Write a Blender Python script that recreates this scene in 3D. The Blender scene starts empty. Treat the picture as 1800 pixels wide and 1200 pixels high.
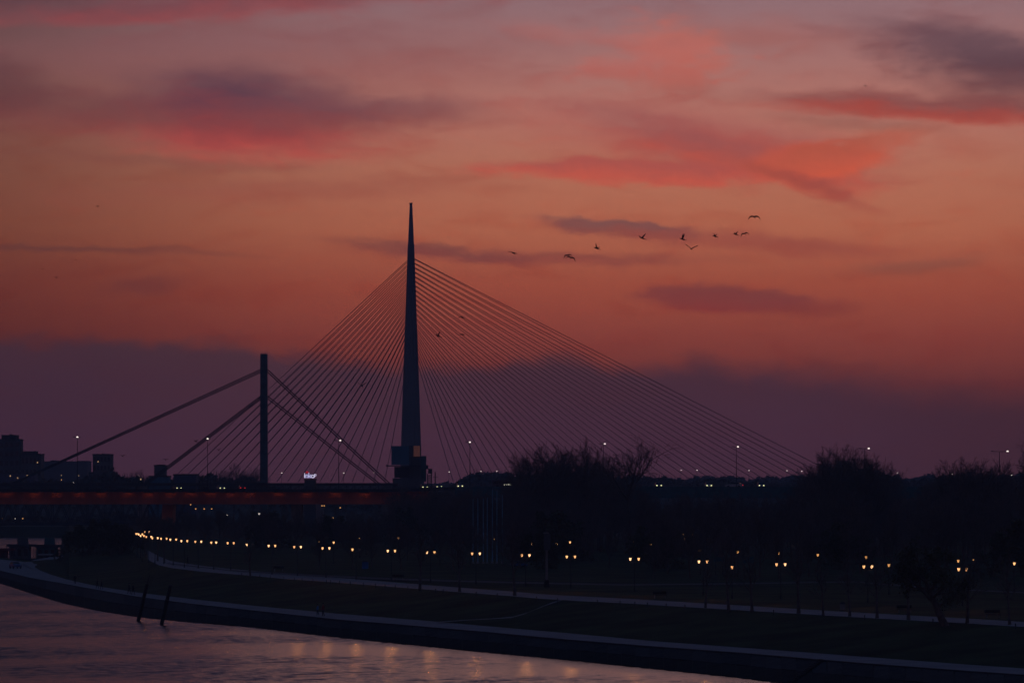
import bpy, math, random
import numpy as np
from mathutils import Vector, Matrix

# ------------------------------------------------------------------ basics
scene = bpy.context.scene
col = scene.collection
F = 9860.0           # focal length in photo pixels (1800 wide)
CX, HY, CH = 900.0, 850.0, 20.0   # optical axis, horizon row, camera height above the river
rnd = random.Random(7)


def lin(r, g, b):
    def f(c):
        c /= 255.0
        return c / 12.92 if c <= 0.04045 else ((c + 0.055) / 1.055) ** 2.4
    return (f(r), f(g), f(b))


# ------------------------------------------------------------------ camera
cam_data = bpy.data.cameras.new('camera')
cam_data.sensor_width = 36.0
cam_data.lens = 36.0 * F / 1800.0
cam_data.shift_y = 250.0 / 1800.0
cam_data.clip_start = 1.0
cam_data.clip_end = 30000.0
cam = bpy.data.objects.new('camera', cam_data)
cam.location = (0, 0, CH)
cam.rotation_euler = (math.radians(90), 0, 0)
col.objects.link(cam)
scene.camera = cam

scene.view_settings.view_transform = 'Standard'
scene.view_settings.look = 'None'
scene.view_settings.exposure = 0.0
scene.view_settings.gamma = 1.0
scene.cycles.use_denoising = True
scene.cycles.max_bounces = 3
scene.cycles.volume_bounces = 0
scene.cycles.adaptive_threshold = 0.015
scene.cycles.sample_clamp_indirect = 4.0

# ------------------------------------------------------------------ world: dusk sky with sunset clouds
SKY_GAIN = 1.17
world = bpy.data.worlds.new('World')
scene.world = world
world.use_nodes = True
nt = world.node_tree
world.cycles.sampling_method = 'MANUAL'
world.cycles.sample_map_resolution = 512
nt.nodes.clear()


def nd(kind, **kw):
    n = nt.nodes.new(kind)
    for k, v in kw.items():
        setattr(n, k, v)
    return n


def put(sock, val):
    if isinstance(val, bpy.types.NodeSocket):
        nt.links.new(val, sock)
    else:
        sock.default_value = val


def mth(op, a, b=0.0, c=None, clamp=False):
    n = nd('ShaderNodeMath', operation=op, use_clamp=clamp)
    put(n.inputs[0], a)
    put(n.inputs[1], b)
    if c is not None:
        put(n.inputs[2], c)
    return n.outputs[0]


def vmt(op, a, b=(0, 0, 0), out=0):
    n = nd('ShaderNodeVectorMath', operation=op)
    put(n.inputs[0], a)
    put(n.inputs[1], b)
    return n.outputs[out]


def mrange(v, a, b, c, d, smooth=True):
    n = nd('ShaderNodeMapRange', interpolation_type='SMOOTHSTEP' if smooth else 'LINEAR')
    for i, x in enumerate((v, a, b, c, d)):
        put(n.inputs[i], x)
    return n.outputs[0]


def mixc(f, a, b, blend='MIX'):
    n = nd('ShaderNodeMix', data_type='RGBA', blend_type=blend)
    put(n.inputs[0], f)
    put(n.inputs[6], a)
    put(n.inputs[7], b)
    return n.outputs[2]


def c4(rgb):
    l = lin(*rgb)
    return (l[0], l[1], l[2], 1.0)


def ramp(fac, stops, interp='LINEAR'):
    n = nd('ShaderNodeValToRGB')
    n.color_ramp.interpolation = interp
    els = n.color_ramp.elements
    while len(els) < len(stops):
        els.new(0.5)
    for e, (p, c) in zip(els, stops):
        e.position = p
        e.color = c
    put(n.inputs[0], fac)
    return n.outputs[0]


tc = nd('ShaderNodeTexCoord')
sep = nd('ShaderNodeSeparateXYZ')
put(sep.inputs[0], vmt('NORMALIZE', tc.outputs['Generated']))
az = mth('ARCTAN2', sep.outputs[0], sep.outputs[1])
el = mth('ARCSINE', sep.outputs[2])
U = mth('ADD', mth('MULTIPLY', az, F), CX)          # degrees of azimuth in photo pixels
V = mth('SUBTRACT', HY, mth('MULTIPLY', el, F))     # rows, growing downwards
comb = nd('ShaderNodeCombineXYZ')
put(comb.inputs[0], U)
put(comb.inputs[1], V)
UV = comb.outputs[0]


def noise(vec, scale, detail=4.0, rough=0.55, dist=0.0, out=0):
    n = nd('ShaderNodeTexNoise', noise_dimensions='2D')
    put(n.inputs['Vector'], vec)
    n.inputs['Scale'].default_value = scale
    n.inputs['Detail'].default_value = detail
    n.inputs['Roughness'].default_value = rough
    n.inputs['Distortion'].default_value = dist
    return n.outputs[out]


streak = vmt('MULTIPLY', UV, (0.0030, 0.0115, 1.0))
n_vec = noise(vmt('ADD', streak, (3.1, 7.7, 0)), 1.0, 3.0, 0.5, 0.0, 1)
warp = vmt('MULTIPLY', vmt('SUBTRACT', n_vec, (0.5, 0.5, 0.5)), (90.0, 26.0, 0.0))
n_vec2 = noise(vmt('MULTIPLY', UV, (0.011, 0.026, 1.0)), 1.0, 4.0, 0.6, 0.0, 1)
warp2 = vmt('MULTIPLY', vmt('SUBTRACT', n_vec2, (0.5, 0.5, 0.5)), (80.0, 26.0, 0.0))
P = vmt('ADD', vmt('ADD', UV, warp), warp2)
n_big = noise(streak, 2.1, 6.0, 0.58, 0.35)
n_fine = noise(vmt('MULTIPLY', UV, (0.014, 0.045, 1.0)), 1.0, 7.0, 0.62, 0.6)
NN = mth('ADD', mth('MULTIPLY', n_big, 0.55), mth('MULTIPLY', n_fine, 0.45))

# clear sky, by elevation
elp = mth('MAXIMUM', mth('MULTIPLY', el, F), 0.0)
t_el = mth('POWER', mth('DIVIDE', elp, 15500.0), 0.4)


def ts(v):
    return (v / 15500.0) ** 0.4


stops = [(0, (80, 44, 56)), (120, (100, 49, 52)), (200, (134, 61, 53)), (260, (158, 72, 58)), (350, (186, 89, 64)),
         (450, (199, 113, 83)), (550, (195, 119, 94)), (650, (189, 120, 106)), (750, (170, 116, 112)),
         (850, (147, 111, 117)), (1100, (106, 81, 96)), (1700, (66, 56, 78)), (3400, (42, 47, 73)),
         (7000, (34, 47, 76)), (15500, (28, 44, 76))]
sky_c = ramp(t_el, [(ts(v), c4(c)) for v, c in stops])
# the glow fades away from where the sun went down
az_f = ramp(mrange(U, -4000, 6000, 0, 1, False),
            [((x + 4000) / 10000, (f, f * (0.90 + 0.10 * f), f * (0.97 + 0.03 * f), 1)) for x, f in
             ((-4000, .2), (-1500, .26), (-300, .33), (0, .42), (250, .6), (500, .82), (800, .95), (1100, 1.0), (1500, 1.0),
              (1800, 1.0), (2400, .72), (3600, .34), (6000, .2))], 'B_SPLINE')
az_w = mrange(elp, 1200, 7000, 1.0, 0.0)
sky_c = mixc(az_w, sky_c, mixc(1.0, sky_c, az_f, 'MULTIPLY'))
# overall thin veil of streaks
veil = mth('MULTIPLY', mrange(n_big, 0.45, 0.75, 0.0, 0.34), mrange(elp, 5000, 150, 0.4, 1.0))
sky_c = mixc(veil, sky_c, mixc(1.0, sky_c, (0.86, 0.55, 0.52, 1), 'MULTIPLY'))
veil2 = mth('MULTIPLY', mrange(n_fine, 0.5, 0.8, 0.0, 0.22), mrange(elp, 4000, 250, 0.0, 1.0))
sky_c = mixc(veil2, sky_c, mixc(1.0, sky_c, (1.1, 0.72, 0.66, 1), 'MULTIPLY'))

# clouds: centre, half size, tilt (deg, + falls to the right), density, top colour, underside colour, noise
CLOUDS = [
    (420, 100, 640, 75, -2.0, .5, (138, 88, 94), (144, 88, 88), .8),
    (330, 16, 560, 26, -3.0, .8, (124, 64, 72), (152, 68, 72), .7),
    (30, 2, 220, 20, -3, .6, (90, 58, 70), (102, 56, 64), .7),
    (-20, 165, 120, 65, 0, .5, (78, 44, 56), (96, 46, 54), .7),
    (190, 200, 270, 42, 3, .65, (106, 56, 64), (134, 60, 62), .7),
    (450, 243, 270, 46, 1, .95, (150, 64, 66), (192, 76, 70), .6),
    (425, 182, 240, 68, 3, .95, (90, 56, 74), (138, 60, 66), .38),
    (640, 197, 250, 42, 1, .8, (122, 72, 80), (138, 66, 68), .5),
    (760, 130, 260, 40, 2, .4, (158, 94, 92), (160, 90, 84), 1.0),
    (500, 335, 460, 28, -2, .4, (158, 82, 70), (166, 82, 68), 1.0),
    (1185, 90, 120, 50, 12, .8, (204, 108, 94), (196, 100, 86), 1.7),
    (1100, 118, 120, 32, -6, .7, (192, 108, 100), (190, 100, 90), 1.6),
    (1060, 70, 200, 24, 6, .5, (180, 110, 106), (178, 102, 96), 1.3),
    (1190, 142, 90, 28, 0, .6, (190, 104, 94), (184, 98, 86), 1.6),
    (1390, 62, 300, 30, 3, .45, (168, 102, 98), (170, 100, 92), .9),
    (1735, 100, 300, 54, 10, .85, (94, 68, 80), (84, 56, 70), .5),
    (1830, 150, 250, 62, 4, .75, (92, 62, 72), (106, 58, 64), .5),
    (1650, 188, 420, 22, 3, .75, (130, 68, 70), (158, 66, 62), .6),
    (1660, 203, 380, 15, 3, .75, (168, 68, 60), (180, 72, 60), .6),
    (1230, 250, 380, 74, 7, .72, (176, 96, 92), (190, 90, 78), .6),
    (1310, 275, 270, 46, 14, .88, (188, 88, 78), (216, 92, 68), .5, 1),
    (1200, 252, 230, 44, 14, .6, (146, 86, 88), (178, 80, 74), .7),
    (1430, 285, 150, 40, -4, .9, (204, 90, 70), (220, 94, 66), .5, 1),
    (1110, 305, 310, 28, 1, .9, (186, 86, 78), (214, 90, 72), .55, 1),
    (1490, 262, 150, 28, -14, .85, (188, 88, 68), (200, 92, 70), .7),
    (1420, 322, 150, 16, 19, .85, (172, 78, 68), (184, 84, 68), .6),
    (1500, 218, 190, 18, 4, .5, (150, 96, 88), (162, 98, 84), .9),
    (960, 452, 340, 15, 2, .6, (138, 68, 66), (150, 68, 64), .7),
    (745, 438, 200, 12, 5, .55, (120, 70, 70), (130, 62, 62), .6),
    (1075, 402, 165, 21, 7, .8, (124, 80, 82), (146, 74, 70), .6, 1),
    (1320, 430, 300, 24, 4, .7, (168, 82, 70), (172, 80, 66), .8),
    (1280, 528, 200, 28, 2, .8, (138, 66, 65), (150, 58, 56), .45, 1),
    (1430, 545, 120, 16, -3, .5, (146, 64, 56), (146, 62, 54), .7),
    (1610, 470, 130, 18, -6, .5, (144, 88, 74), (150, 80, 64), .7),
    (110, 440, 200, 8, 0, .45, (94, 54, 56), (98, 54, 54), .6),
    (330, 447, 170, 8, 3, .3, (114, 62, 60), (116, 60, 58), .6),
    (230, 508, 100, 18, -7, .4, (104, 52, 55), (106, 52, 53), .7),
    (300, 285, 300, 14, 2, .3, (126, 70, 66), (130, 70, 64), .9),
]
NS = mth('MULTIPLY', mth('SUBTRACT', 0.5, NN), 1.5)
NF = mth('MULTIPLY', mth('SUBTRACT', n_fine, 0.5), 1.2)
for (cx, cy, rx, ry, rot, den, top, bot, nk, *sharp) in CLOUDS:
    m = nd('ShaderNodeMapping', vector_type='TEXTURE')
    put(m.inputs['Vector'], P)
    m.inputs['Location'].default_value = (cx, cy, 0)
    m.inputs['Rotation'].default_value = (0, 0, math.radians(rot))
    m.inputs['Scale'].default_value = (rx, ry, 1)
    q = m.outputs[0]
    r = mth('MULTIPLY_ADD', NS, nk, vmt('LENGTH', q, out=1))
    mask = mrange(r, *((1.05, 0.5) if sharp else (1.28, 0.16)), 0.0, den)
    s = nd('ShaderNodeSeparateXYZ')
    put(s.inputs[0], q)
    cc = mixc(mrange(mth('ADD', s.outputs[1], NF), -0.45, 0.7, 0, 1, False), c4(top), c4(bot))
    sky_c = mixc(mask, sky_c, cc)

# bank of cloud along the horizon
bank_pts = [(-4000, 620), (-600, 605), (0, 600), (180, 600), (330, 607), (400, 602), (470, 618), (560, 634), (700, 645), (880, 645),
            (968, 622), (1060, 650), (1150, 648), (1215, 638), (1290, 650), (1420, 655), (1560, 676), (1700, 690), (1900, 704),
            (2600, 690), (6000, 650)]
bank = ramp(mrange(U, -4000, 6000, 0, 1, False),
            [((x + 4000) / 10000, ((y - 500) / 400,) * 3 + (1,)) for x, y in bank_pts], 'CARDINAL')
bank_y = mth('ADD', mth('MULTIPLY', bank, 400), 500)
n_bank = noise(vmt('MULTIPLY', UV, (0.014, 0.02, 1.0)), 1.0, 5.0, 0.6, 0.2)
edge = mth('ADD', mth('SUBTRACT', V, bank_y), mth('MULTIPLY', mth('SUBTRACT', n_bank, 0.5), 46))
soft = mrange(U, 1000, 1800, 20, 62)
bmask = mrange(edge, mth('MULTIPLY', soft, -1.0), soft, 0, 0.97)
bcol = ramp(mrange(V, 590, 850, 0, 1, False), [(0, c4((84, 53, 60))), (.3, c4((80, 49, 62))), (.7, c4((80, 48, 65))), (1, c4((76, 46, 62)))])
bcol = mixc(mrange(U, 1300, 1900, 0, .8), bcol, c4((70, 40, 48)))
bcol = mixc(mrange(U, 500, 0, 0, .4), bcol, c4((60, 38, 56)))
bcol = mixc(mth('MULTIPLY', mrange(n_big, .4, .7, 0, 1), .3), bcol, c4((80, 44, 54)))
sky_c = mixc(bmask, sky_c, bcol)

nish = nd('ShaderNodeTexSky', sky_type='NISHITA')
nish.sun_disc = False
nish.sun_elevation = math.radians(-4.0)
nish.sun_rotation = math.radians(3.0)
bg1 = nd('ShaderNodeBackground')
put(bg1.inputs[0], nish.outputs[0])
bg1.inputs[1].default_value = 0.05
bg2 = nd('ShaderNodeBackground')
put(bg2.inputs[0], sky_c)
bg2.inputs[1].default_value = SKY_GAIN
add = nd('ShaderNodeAddShader')
nt.links.new(bg1.outputs[0], add.inputs[0])
nt.links.new(bg2.outputs[0], add.inputs[1])
wo = nd('ShaderNodeOutputWorld')
nt.links.new(add.outputs[0], wo.inputs[0])

# the last afterglow: the sun itself is down, only a breath of warm light from its side
sun_d = bpy.data.lights.new('afterglow_sun', 'SUN')
sun_d.energy = 0.012
sun_d.angle = math.radians(12)
sun_d.color = (1.0, 0.55, 0.4)
sun = bpy.data.objects.new('afterglow_sun', sun_d)
sun.rotation_euler = (math.radians(-86), 0, math.radians(-3))
col.objects.link(sun)


# ------------------------------------------------------------------ helpers
def at(px, py, D):
    return Vector(((px - CX) / F * D, D, CH - (py - HY) / F * D))


def xw(px, D):
    return (px - CX) / F * D


def zw(py, D):
    return CH - (py - HY) / F * D


def lerp_pts(pts, x):
    if x <= pts[0][0]:
        return pts[0][1]
    for (a, b), (c, d) in zip(pts, pts[1:]):
        if x <= c:
            return b + (d - b) * (x - a) / (c - a)
    return pts[-1][1]


MATS = {}


def mat(name, color, rough=0.8, metal=0.0, emit=None, estr=0.0, var=0.25, nscale=0.6, spec=0.3, bump=0.0):
    if name in MATS:
        return MATS[name]
    m = bpy.data.materials.new(name)
    m.use_nodes = True
    t = m.node_tree
    b = t.nodes['Principled BSDF']
    b.inputs['Roughness'].default_value = rough
    b.inputs['Metallic'].default_value = metal
    b.inputs['Specular IOR Level'].default_value = spec
    if emit:
        b.inputs['Base Color'].default_value = (*color, 1)
        b.inputs['Emission Color'].default_value = (*emit, 1)
        b.inputs['Emission Strength'].default_value = estr
    else:
        co = t.nodes.new('ShaderNodeTexCoord')
        n = t.nodes.new('ShaderNodeTexNoise')
        n.inputs['Scale'].default_value = nscale
        n.inputs['Detail'].default_value = 6
        t.links.new(co.outputs['Object'], n.inputs['Vector'])
        r = t.nodes.new('ShaderNodeValToRGB')
        r.color_ramp.elements[0].position = 0.3
        r.color_ramp.elements[1].position = 0.7
        r.color_ramp.elements[0].color = (*[c * (1 - var) for c in color], 1)
        r.color_ramp.elements[1].color = (*[min(1, c * (1 + var)) for c in color], 1)
        t.links.new(n.outputs[0], r.inputs[0])
        t.links.new(r.outputs[0], b.inputs['Base Color'])
        if bump:
            bp = t.nodes.new('ShaderNodeBump')
            bp.inputs['Strength'].default_value = bump
            t.links.new(n.outputs[0], bp.inputs['Height'])
            t.links.new(bp.outputs[0], b.inputs['Normal'])
    MATS[name] = m
    return m


M_CONC = mat('weathered_concrete', (0.30, 0.30, 0.29), 0.9, nscale=0.3)
M_PYLON = mat('pylon_concrete', (0.15, 0.17, 0.18), 0.8, nscale=0.05)
M_STEEL = mat('stainless_steel', (0.22, 0.24, 0.27), 0.5, 0.4, nscale=0.1)
M_CABLE = mat('stay_cable_sheath', (0.05, 0.05, 0.055), 0.7)
M_DARKM = mat('dark_painted_metal', (0.06, 0.068, 0.075), 0.6)
M_GREEN = mat('green_painted_steel', (0.03, 0.10, 0.10), 0.6)
M_RED = mat('red_bridge_paint', (0.70, 0.19, 0.11), 0.55, nscale=0.15, var=0.3)
M_PATH = mat('pale_paving', (0.25, 0.26, 0.26), 0.85, nscale=0.25, var=0.2)
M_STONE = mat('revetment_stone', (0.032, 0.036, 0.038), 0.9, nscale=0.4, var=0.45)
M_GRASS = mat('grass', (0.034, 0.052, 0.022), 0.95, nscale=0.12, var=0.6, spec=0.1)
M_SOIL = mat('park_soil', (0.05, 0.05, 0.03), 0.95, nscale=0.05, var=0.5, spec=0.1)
M_BARK = mat('bark', (0.16, 0.14, 0.125), 0.95, nscale=2.0, var=0.4, spec=0.1)
M_TWIG = mat('twigs', (0.20, 0.17, 0.15), 0.95, spec=0.1)
M_LEAF = mat('young_leaves', (0.12, 0.12, 0.07), 0.9, spec=0.1, nscale=1.5, var=0.4)
M_WOOD = mat('distant_foliage', (0.12, 0.12, 0.10), 0.95, spec=0.1, nscale=0.2, var=0.4)
M_TIMBER = mat('wet_timber', (0.03, 0.026, 0.022), 0.8, nscale=1.2, var=0.4)
M_FACADE = mat('facade_render', (0.10, 0.115, 0.125), 0.9, nscale=0.1)
M_FACADE2 = mat('facade_panels', (0.13, 0.15, 0.16), 0.85, nscale=0.15)
M_ROOF = mat('roof_felt', (0.07, 0.07, 0.075), 0.9)
M_GLASS = mat('window_glass', (0.02, 0.025, 0.03), 0.15, spec=0.6, var=0.1)
M_BLUE = mat('blue_cladding', (0.08, 0.25, 0.36), 0.6, nscale=0.2)
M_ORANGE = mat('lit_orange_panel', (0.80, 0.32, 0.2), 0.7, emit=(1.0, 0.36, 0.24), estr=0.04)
M_WHITE = mat('white_paint', (0.78, 0.78, 0.78), 0.5, var=0.06)
M_TEAL = mat('teal_paint', (0.05, 0.16, 0.18), 0.6)
M_MAROON = mat('maroon_awning', (0.16, 0.03, 0.035), 0.8)
M_TYRE = mat('tyre_rubber', (0.02, 0.02, 0.02), 0.9)
M_CAR = [mat('car_paint_grey', (0.12, 0.12, 0.13), 0.35), mat('car_paint_blue', (0.03, 0.10, 0.25), 0.35),
         mat('car_paint_red', (0.25, 0.03, 0.03), 0.35), mat('car_paint_white', (0.5, 0.5, 0.5), 0.35)]
M_LAMP = mat('warm_lamp_glass', (0.9, 0.7, 0.4), 0.4, emit=(1.0, 0.47, 0.18), estr=1.9)
M_LAMPD = mat('dim_lamp_glass', (0.9, 0.7, 0.4), 0.4, emit=(1.0, 0.46, 0.14), estr=1.0)
M_LAMPOFF = mat('unlit_lamp_glass', (0.25, 0.25, 0.25), 0.3)
M_LAMPW = mat('white_lamp_glass', (0.9, 0.9, 0.9), 0.4, emit=(1.0, 0.88, 0.78), estr=1.7)
M_LAMPY = mat('yellow_headlight', (0.9, 0.9, 0.6), 0.4, emit=(1.0, 0.95, 0.45), estr=1.8)
M_TAIL = mat('tail_light', (0.6, 0.02, 0.02), 0.4, emit=(1.0, 0.03, 0.03), estr=1.6)
M_WINLIT = mat('lit_window', (0.8, 0.6, 0.4), 0.4, emit=(1.0, 0.6, 0.28), estr=0.55)
M_GIRDL = mat('girder_lamp_glass', (0.9, 0.6, 0.3), 0.4, emit=(1.0, 0.40, 0.15), estr=0.9)
M_LETTER = mat('sign_letters', (0.8, 0.8, 0.9), 0.4, emit=(0.62, 0.60, 1.0), estr=0.75)
M_LETTERW = mat('sign_white', (0.8, 0.8, 0.9), 0.4, emit=(0.75, 0.70, 0.95), estr=0.9)
M_SIGNRED = mat('sign_red', (0.7, 0.05, 0.05), 0.4, emit=(0.9, 0.03, 0.05), estr=0.35)
M_GULL = mat('gull_plumage', (0.06, 0.055, 0.055), 0.9)


class MB:
    def __init__(s):
        s.v, s.f = [], []

    def quad(s, a, b, c, d):
        i = len(s.v)
        s.v += [tuple(a), tuple(b), tuple(c), tuple(d)]
        s.f.append((i, i + 1, i + 2, i + 3))
        return s

    def tri(s, a, b, c):
        i = len(s.v)
        s.v += [tuple(a), tuple(b), tuple(c)]
        s.f.append((i, i + 1, i + 2))
        return s

    def hexa(s, pts):
        """8 corners: bottom ring 0-3, top ring 4-7"""
        i = len(s.v)
        s.v += [tuple(p) for p in pts]
        for q in ((3, 2, 1, 0), (4, 5, 6, 7), (0, 1, 5, 4), (1, 2, 6, 5), (2, 3, 7, 6), (3, 0, 4, 7)):
            s.f.append(tuple(i + k for k in q))
        return s

    def box(s, x0, x1, y0, y1, z0, z1):
        return s.hexa([(x0, y0, z0), (x1, y0, z0), (x1, y1, z0), (x0, y1, z0), (x0, y0, z1), (x1, y0, z1), (x1, y1, z1), (x0, y1, z1)])

    def frus(s, x0, x1, y0, y1, z0, z1, k):
        """box whose top is scaled by k about its centre"""
        cx, cy = (x0 + x1) / 2, (y0 + y1) / 2
        hx, hy = (x1 - x0) / 2 * k, (y1 - y0) / 2 * k
        return s.hexa([(x0, y0, z0), (x1, y0, z0), (x1, y1, z0), (x0, y1, z0),
                       (cx - hx, cy - hy, z1), (cx + hx, cy - hy, z1), (cx + hx, cy + hy, z1), (cx - hx, cy + hy, z1)])

    def tube(s, a, b, r0, r1=None, n=6, cap=True):
        a, b = Vector(a), Vector(b)
        r1 = r0 if r1 is None else r1
        d = (b - a)
        if d.length < 1e-6:
            return s
        d.normalize()
        up = Vector((0, 0, 1)) if abs(d.z) < 0.9 else Vector((1, 0, 0))
        x = d.cross(up).normalized()
        y = d.cross(x)
        i = len(s.v)
        for p, r in ((a, r0), (b, r1)):
            for k in range(n):
                t = 2 * math.pi * k / n
                s.v.append(tuple(p + x * (r * math.cos(t)) + y * (r * math.sin(t))))
        for k in range(n):
            s.f.append((i + k, i + (k + 1) % n, i + n + (k + 1) % n, i + n + k))
        if cap:
            s.f.append(tuple(i + k for k in range(n))[::-1])
            s.f.append(tuple(i + n + k for k in range(n)))
        return s

    def poly(s, pts, r, n=5):
        for a, b in zip(pts, pts[1:]):
            s.tube(a, b, r, r, n)
        return s

    def lathe(s, prof, n=12, c=(0, 0, 0), sy=1.0, fn=None):
        i = len(s.v)
        for (r, z) in prof:
            for k in range(n):
                t = 2 * math.pi * k / n
                rr = r * (fn(t, z) if fn else 1.0)
                s.v.append((c[0] + rr * math.cos(t), c[1] + rr * math.sin(t) * sy, c[2] + z))
        for j in range(len(prof) - 1):
            for k in range(n):
                s.f.append((i + j * n + k, i + j * n + (k + 1) % n, i + (j + 1) * n + (k + 1) % n, i + (j + 1) * n + k))
        s.f.append(tuple(i + k for k in range(n))[::-1])
        s.f.append(tuple(i + (len(prof) - 1) * n + k for k in range(n)))
        return s

    def mesh(s, name, m, origin=(0, 0, 0), smooth=False):
        me = bpy.data.meshes.new(name)
        o = origin
        me.from_pydata([(p[0] - o[0], p[1] - o[1], p[2] - o[2]) for p in s.v], [], s.f)
        me.materials.append(m)
        if smooth:
            me.polygons.foreach_set('use_smooth', [True] * len(me.polygons))
        me.update()
        return me

    def build(s, name, m, parent=None, origin=None, smooth=False):
        if origin is None:
            origin = parent['_o'] if parent is not None and '_o' in parent.keys() else (0, 0, 0)
        return link(name, s.mesh(name, m, origin, smooth), parent)


def link(name, me, parent=None, loc=None, rotz=None, scale=None):
    o = bpy.data.objects.new(name, me)
    col.objects.link(o)
    if parent is not None:
        o.parent = parent
    if loc is not None:
        o.location = loc
    if rotz is not None:
        o.rotation_euler = (0, 0, rotz)
    if scale is not None:
        o.scale = (scale,) * 3 if not hasattr(scale, '__len__') else scale
    return o


def tag(o, label, cat, group=None, kind=None):
    if label:
        o['label'] = label
    if cat:
        o['category'] = cat
    if group:
        o['group'] = group
    if kind:
        o['kind'] = kind
    return o


def thing(name, label, cat, loc=(0, 0, 0), rotz=0.0, group=None, scale=1.0):
    o = bpy.data.objects.new(name, None)
    o.empty_display_size = 0.5
    col.objects.link(o)
    o.location = loc
    o.rotation_euler = (0, 0, rotz)
    o.scale = (scale,) * 3 if not hasattr(scale, '__len__') else scale
    tag(o, label, cat, group)
    return o


def struct(name, mb, m, label=None, origin=(0, 0, 0)):
    o = mb.build(name, m, None, origin)
    o['kind'] = 'structure'
    if label:
        o['label'] = label
    return o


ORD = ['first', 'second', 'third', 'fourth', 'fifth', 'sixth', 'seventh', 'eighth', 'ninth', 'tenth', 'eleventh', 'twelfth', 'thirteenth',
       'fourteenth', 'fifteenth', 'sixteenth', 'seventeenth', 'eighteenth', 'nineteenth', 'twentieth', 'twenty-first', 'twenty-second',
       'twenty-third', 'twenty-fourth', 'twenty-fifth', 'twenty-sixth', 'twenty-seventh', 'twenty-eighth', 'twenty-ninth', 'thirtieth',
       'thirty-first', 'thirty-second', 'thirty-third', 'thirty-fourth', 'thirty-fifth', 'thirty-sixth', 'thirty-seventh', 'thirty-eighth',
       'thirty-ninth', 'fortieth', 'forty-first', 'forty-second', 'forty-third', 'forty-fourth', 'forty-fifth']

# ------------------------------------------------------------------ river and land
Z_PR, Z_UP = 1.8, 4.7
YW = [(-900, 930), (-300, 985), (-150, 995), (0, 1025), (55, 1043), (110, 1060), (175, 1074), (240, 1084), (350, 1095), (450, 1103), (600, 1121), (850, 1146),
      (1000, 1160), (1300, 1191), (1360, 1199), (1800, 1245), (2300, 1297), (3000, 1370)]
YPF = [(-900, 925), (-300, 975), (-150, 982), (0, 1003), (50, 1015), (100, 1024), (170, 1037), (240, 1049), (330, 1061), (450, 1074), (600, 1090), (700, 1098), (850, 1111),
       (1000, 1125), (1150, 1137), (1300, 1148), (1500, 1165), (1700, 1180), (1800, 1187), (2300, 1226), (3000, 1280)]
YPB = [(-900, 922), (-300, 970), (-150, 974), (0, 983), (40, 987), (56, 992), (64, 1000), (90, 1010), (120, 1019), (170, 1030), (240, 1041), (330, 1052), (450, 1065), (600, 1079), (750, 1091),
       (850, 1100), (1000, 1113), (1150, 1127), (1300, 1138), (1500, 1153), (1700, 1168), (1800, 1175), (2300, 1213), (3000, 1265)]
YU = [(-900, 905), (0, 945), (122, 953), (200, 962), (255, 972), (275, 983), (300, 991), (350, 998), (400, 1003), (450, 1007), (500, 1012), (600, 1019), (700, 1027), (800, 1035),
      (900, 1042.5), (950, 1047), (1000, 1050), (1100, 1055), (1200, 1061), (1300, 1067), (1400, 1073), (1500, 1079), (1600, 1084.5),
      (1700, 1090), (1800, 1096), (2300, 1128), (3000, 1170)]
YUT = [(255, 7.5), (275, 8), (290, 5.5), (400, 3.8), (800, 3.2), (1800, 3.2)]
BACK = 5050.0
X_END = 121.0


def rows_at(px):
    """list of (D, z) along the line of sight azimuth of column px, from the water inland"""
    dw = F * CH / (lerp_pts(YW, px) - HY)
    dpf = F * (CH - Z_PR) / (lerp_pts(YPF, px) - HY)
    dpb = F * (CH - Z_PR) / (lerp_pts(YPB, px) - HY)
    yc, th = lerp_pts(YU, px), lerp_pts(YUT, px)
    duf = F * (CH - Z_UP) / (yc + th - HY)
    dub = F * (CH - Z_UP) / (yc - th - HY)
    dpf = max(dpf, dw + 8)
    dpb = max(dpb, dpf + 8)
    duf = max(duf, dpb + 20)
    dub = max(dub, duf + 4)
    return [(dw - 40, -3.0), (dw, 0.0), (dpf, Z_PR), (dpb, Z_PR + 0.05), (duf, Z_UP - 0.15), (dub, Z_UP), (dub * 1.06, Z_UP + 0.3), (1500, 5.2), (BACK, 5.2)]


def ground_z(px, D):
    rs = rows_at(px)
    return lerp_pts([(a, b) for a, b in rs], D)


def on_ground(px, py, dmin=450.0, dmax=3000.0):
    """where the line of sight through (px,py) first meets the land"""
    D = dmin
    while D < dmax:
        if zw(py, D) <= ground_z(px, D):
            break
        D += 1.0
    return D


def strip(cols, fa, fb, ia, ib, lift=0.0):
    mb = MB()
    for a, b in zip(cols, cols[1:]):
        ra, rb = rows_at(a), rows_at(b)
        (d0, z0), (d1, z1) = ra[ia], ra[ib]
        (e0, y0), (e1, y1) = rb[ia], rb[ib]
        mb.quad((xw(a, d0), d0, z0 + lift), (xw(b, e0), e0, y0 + lift), (xw(b, e1), e1, y1 + lift), (xw(a, d1), d1, z1 + lift))
    return mb


cols_all = [-900, -700, -500, -400, -300, -220, -150, -100, -60, -30] + list(range(0, 130, 10)) + [X_END] + list(range(140, 2000, 20)) + [2000, 2100, 2300, 2600, 3000]
cols_all = sorted(set(cols_all))
cols_land = [c for c in cols_all if c >= X_END]
cols_tip = [c for c in cols_all if c <= X_END]

# river
mw = bpy.data.materials.new('river_water')
mw.use_nodes = True
t = mw.node_tree
b = t.nodes['Principled BSDF']
b.inputs['Base Color'].default_value = (0.012, 0.014, 0.018, 1)
b.inputs['Roughness'].default_value = 0.22
b.inputs['IOR'].default_value = 1.333
b.inputs['Specular IOR Level'].default_value = 0.5
co = t.nodes.new('ShaderNodeTexCoord')


WAVE = 0.16
WAVE_SLOPE = 0.062


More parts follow.
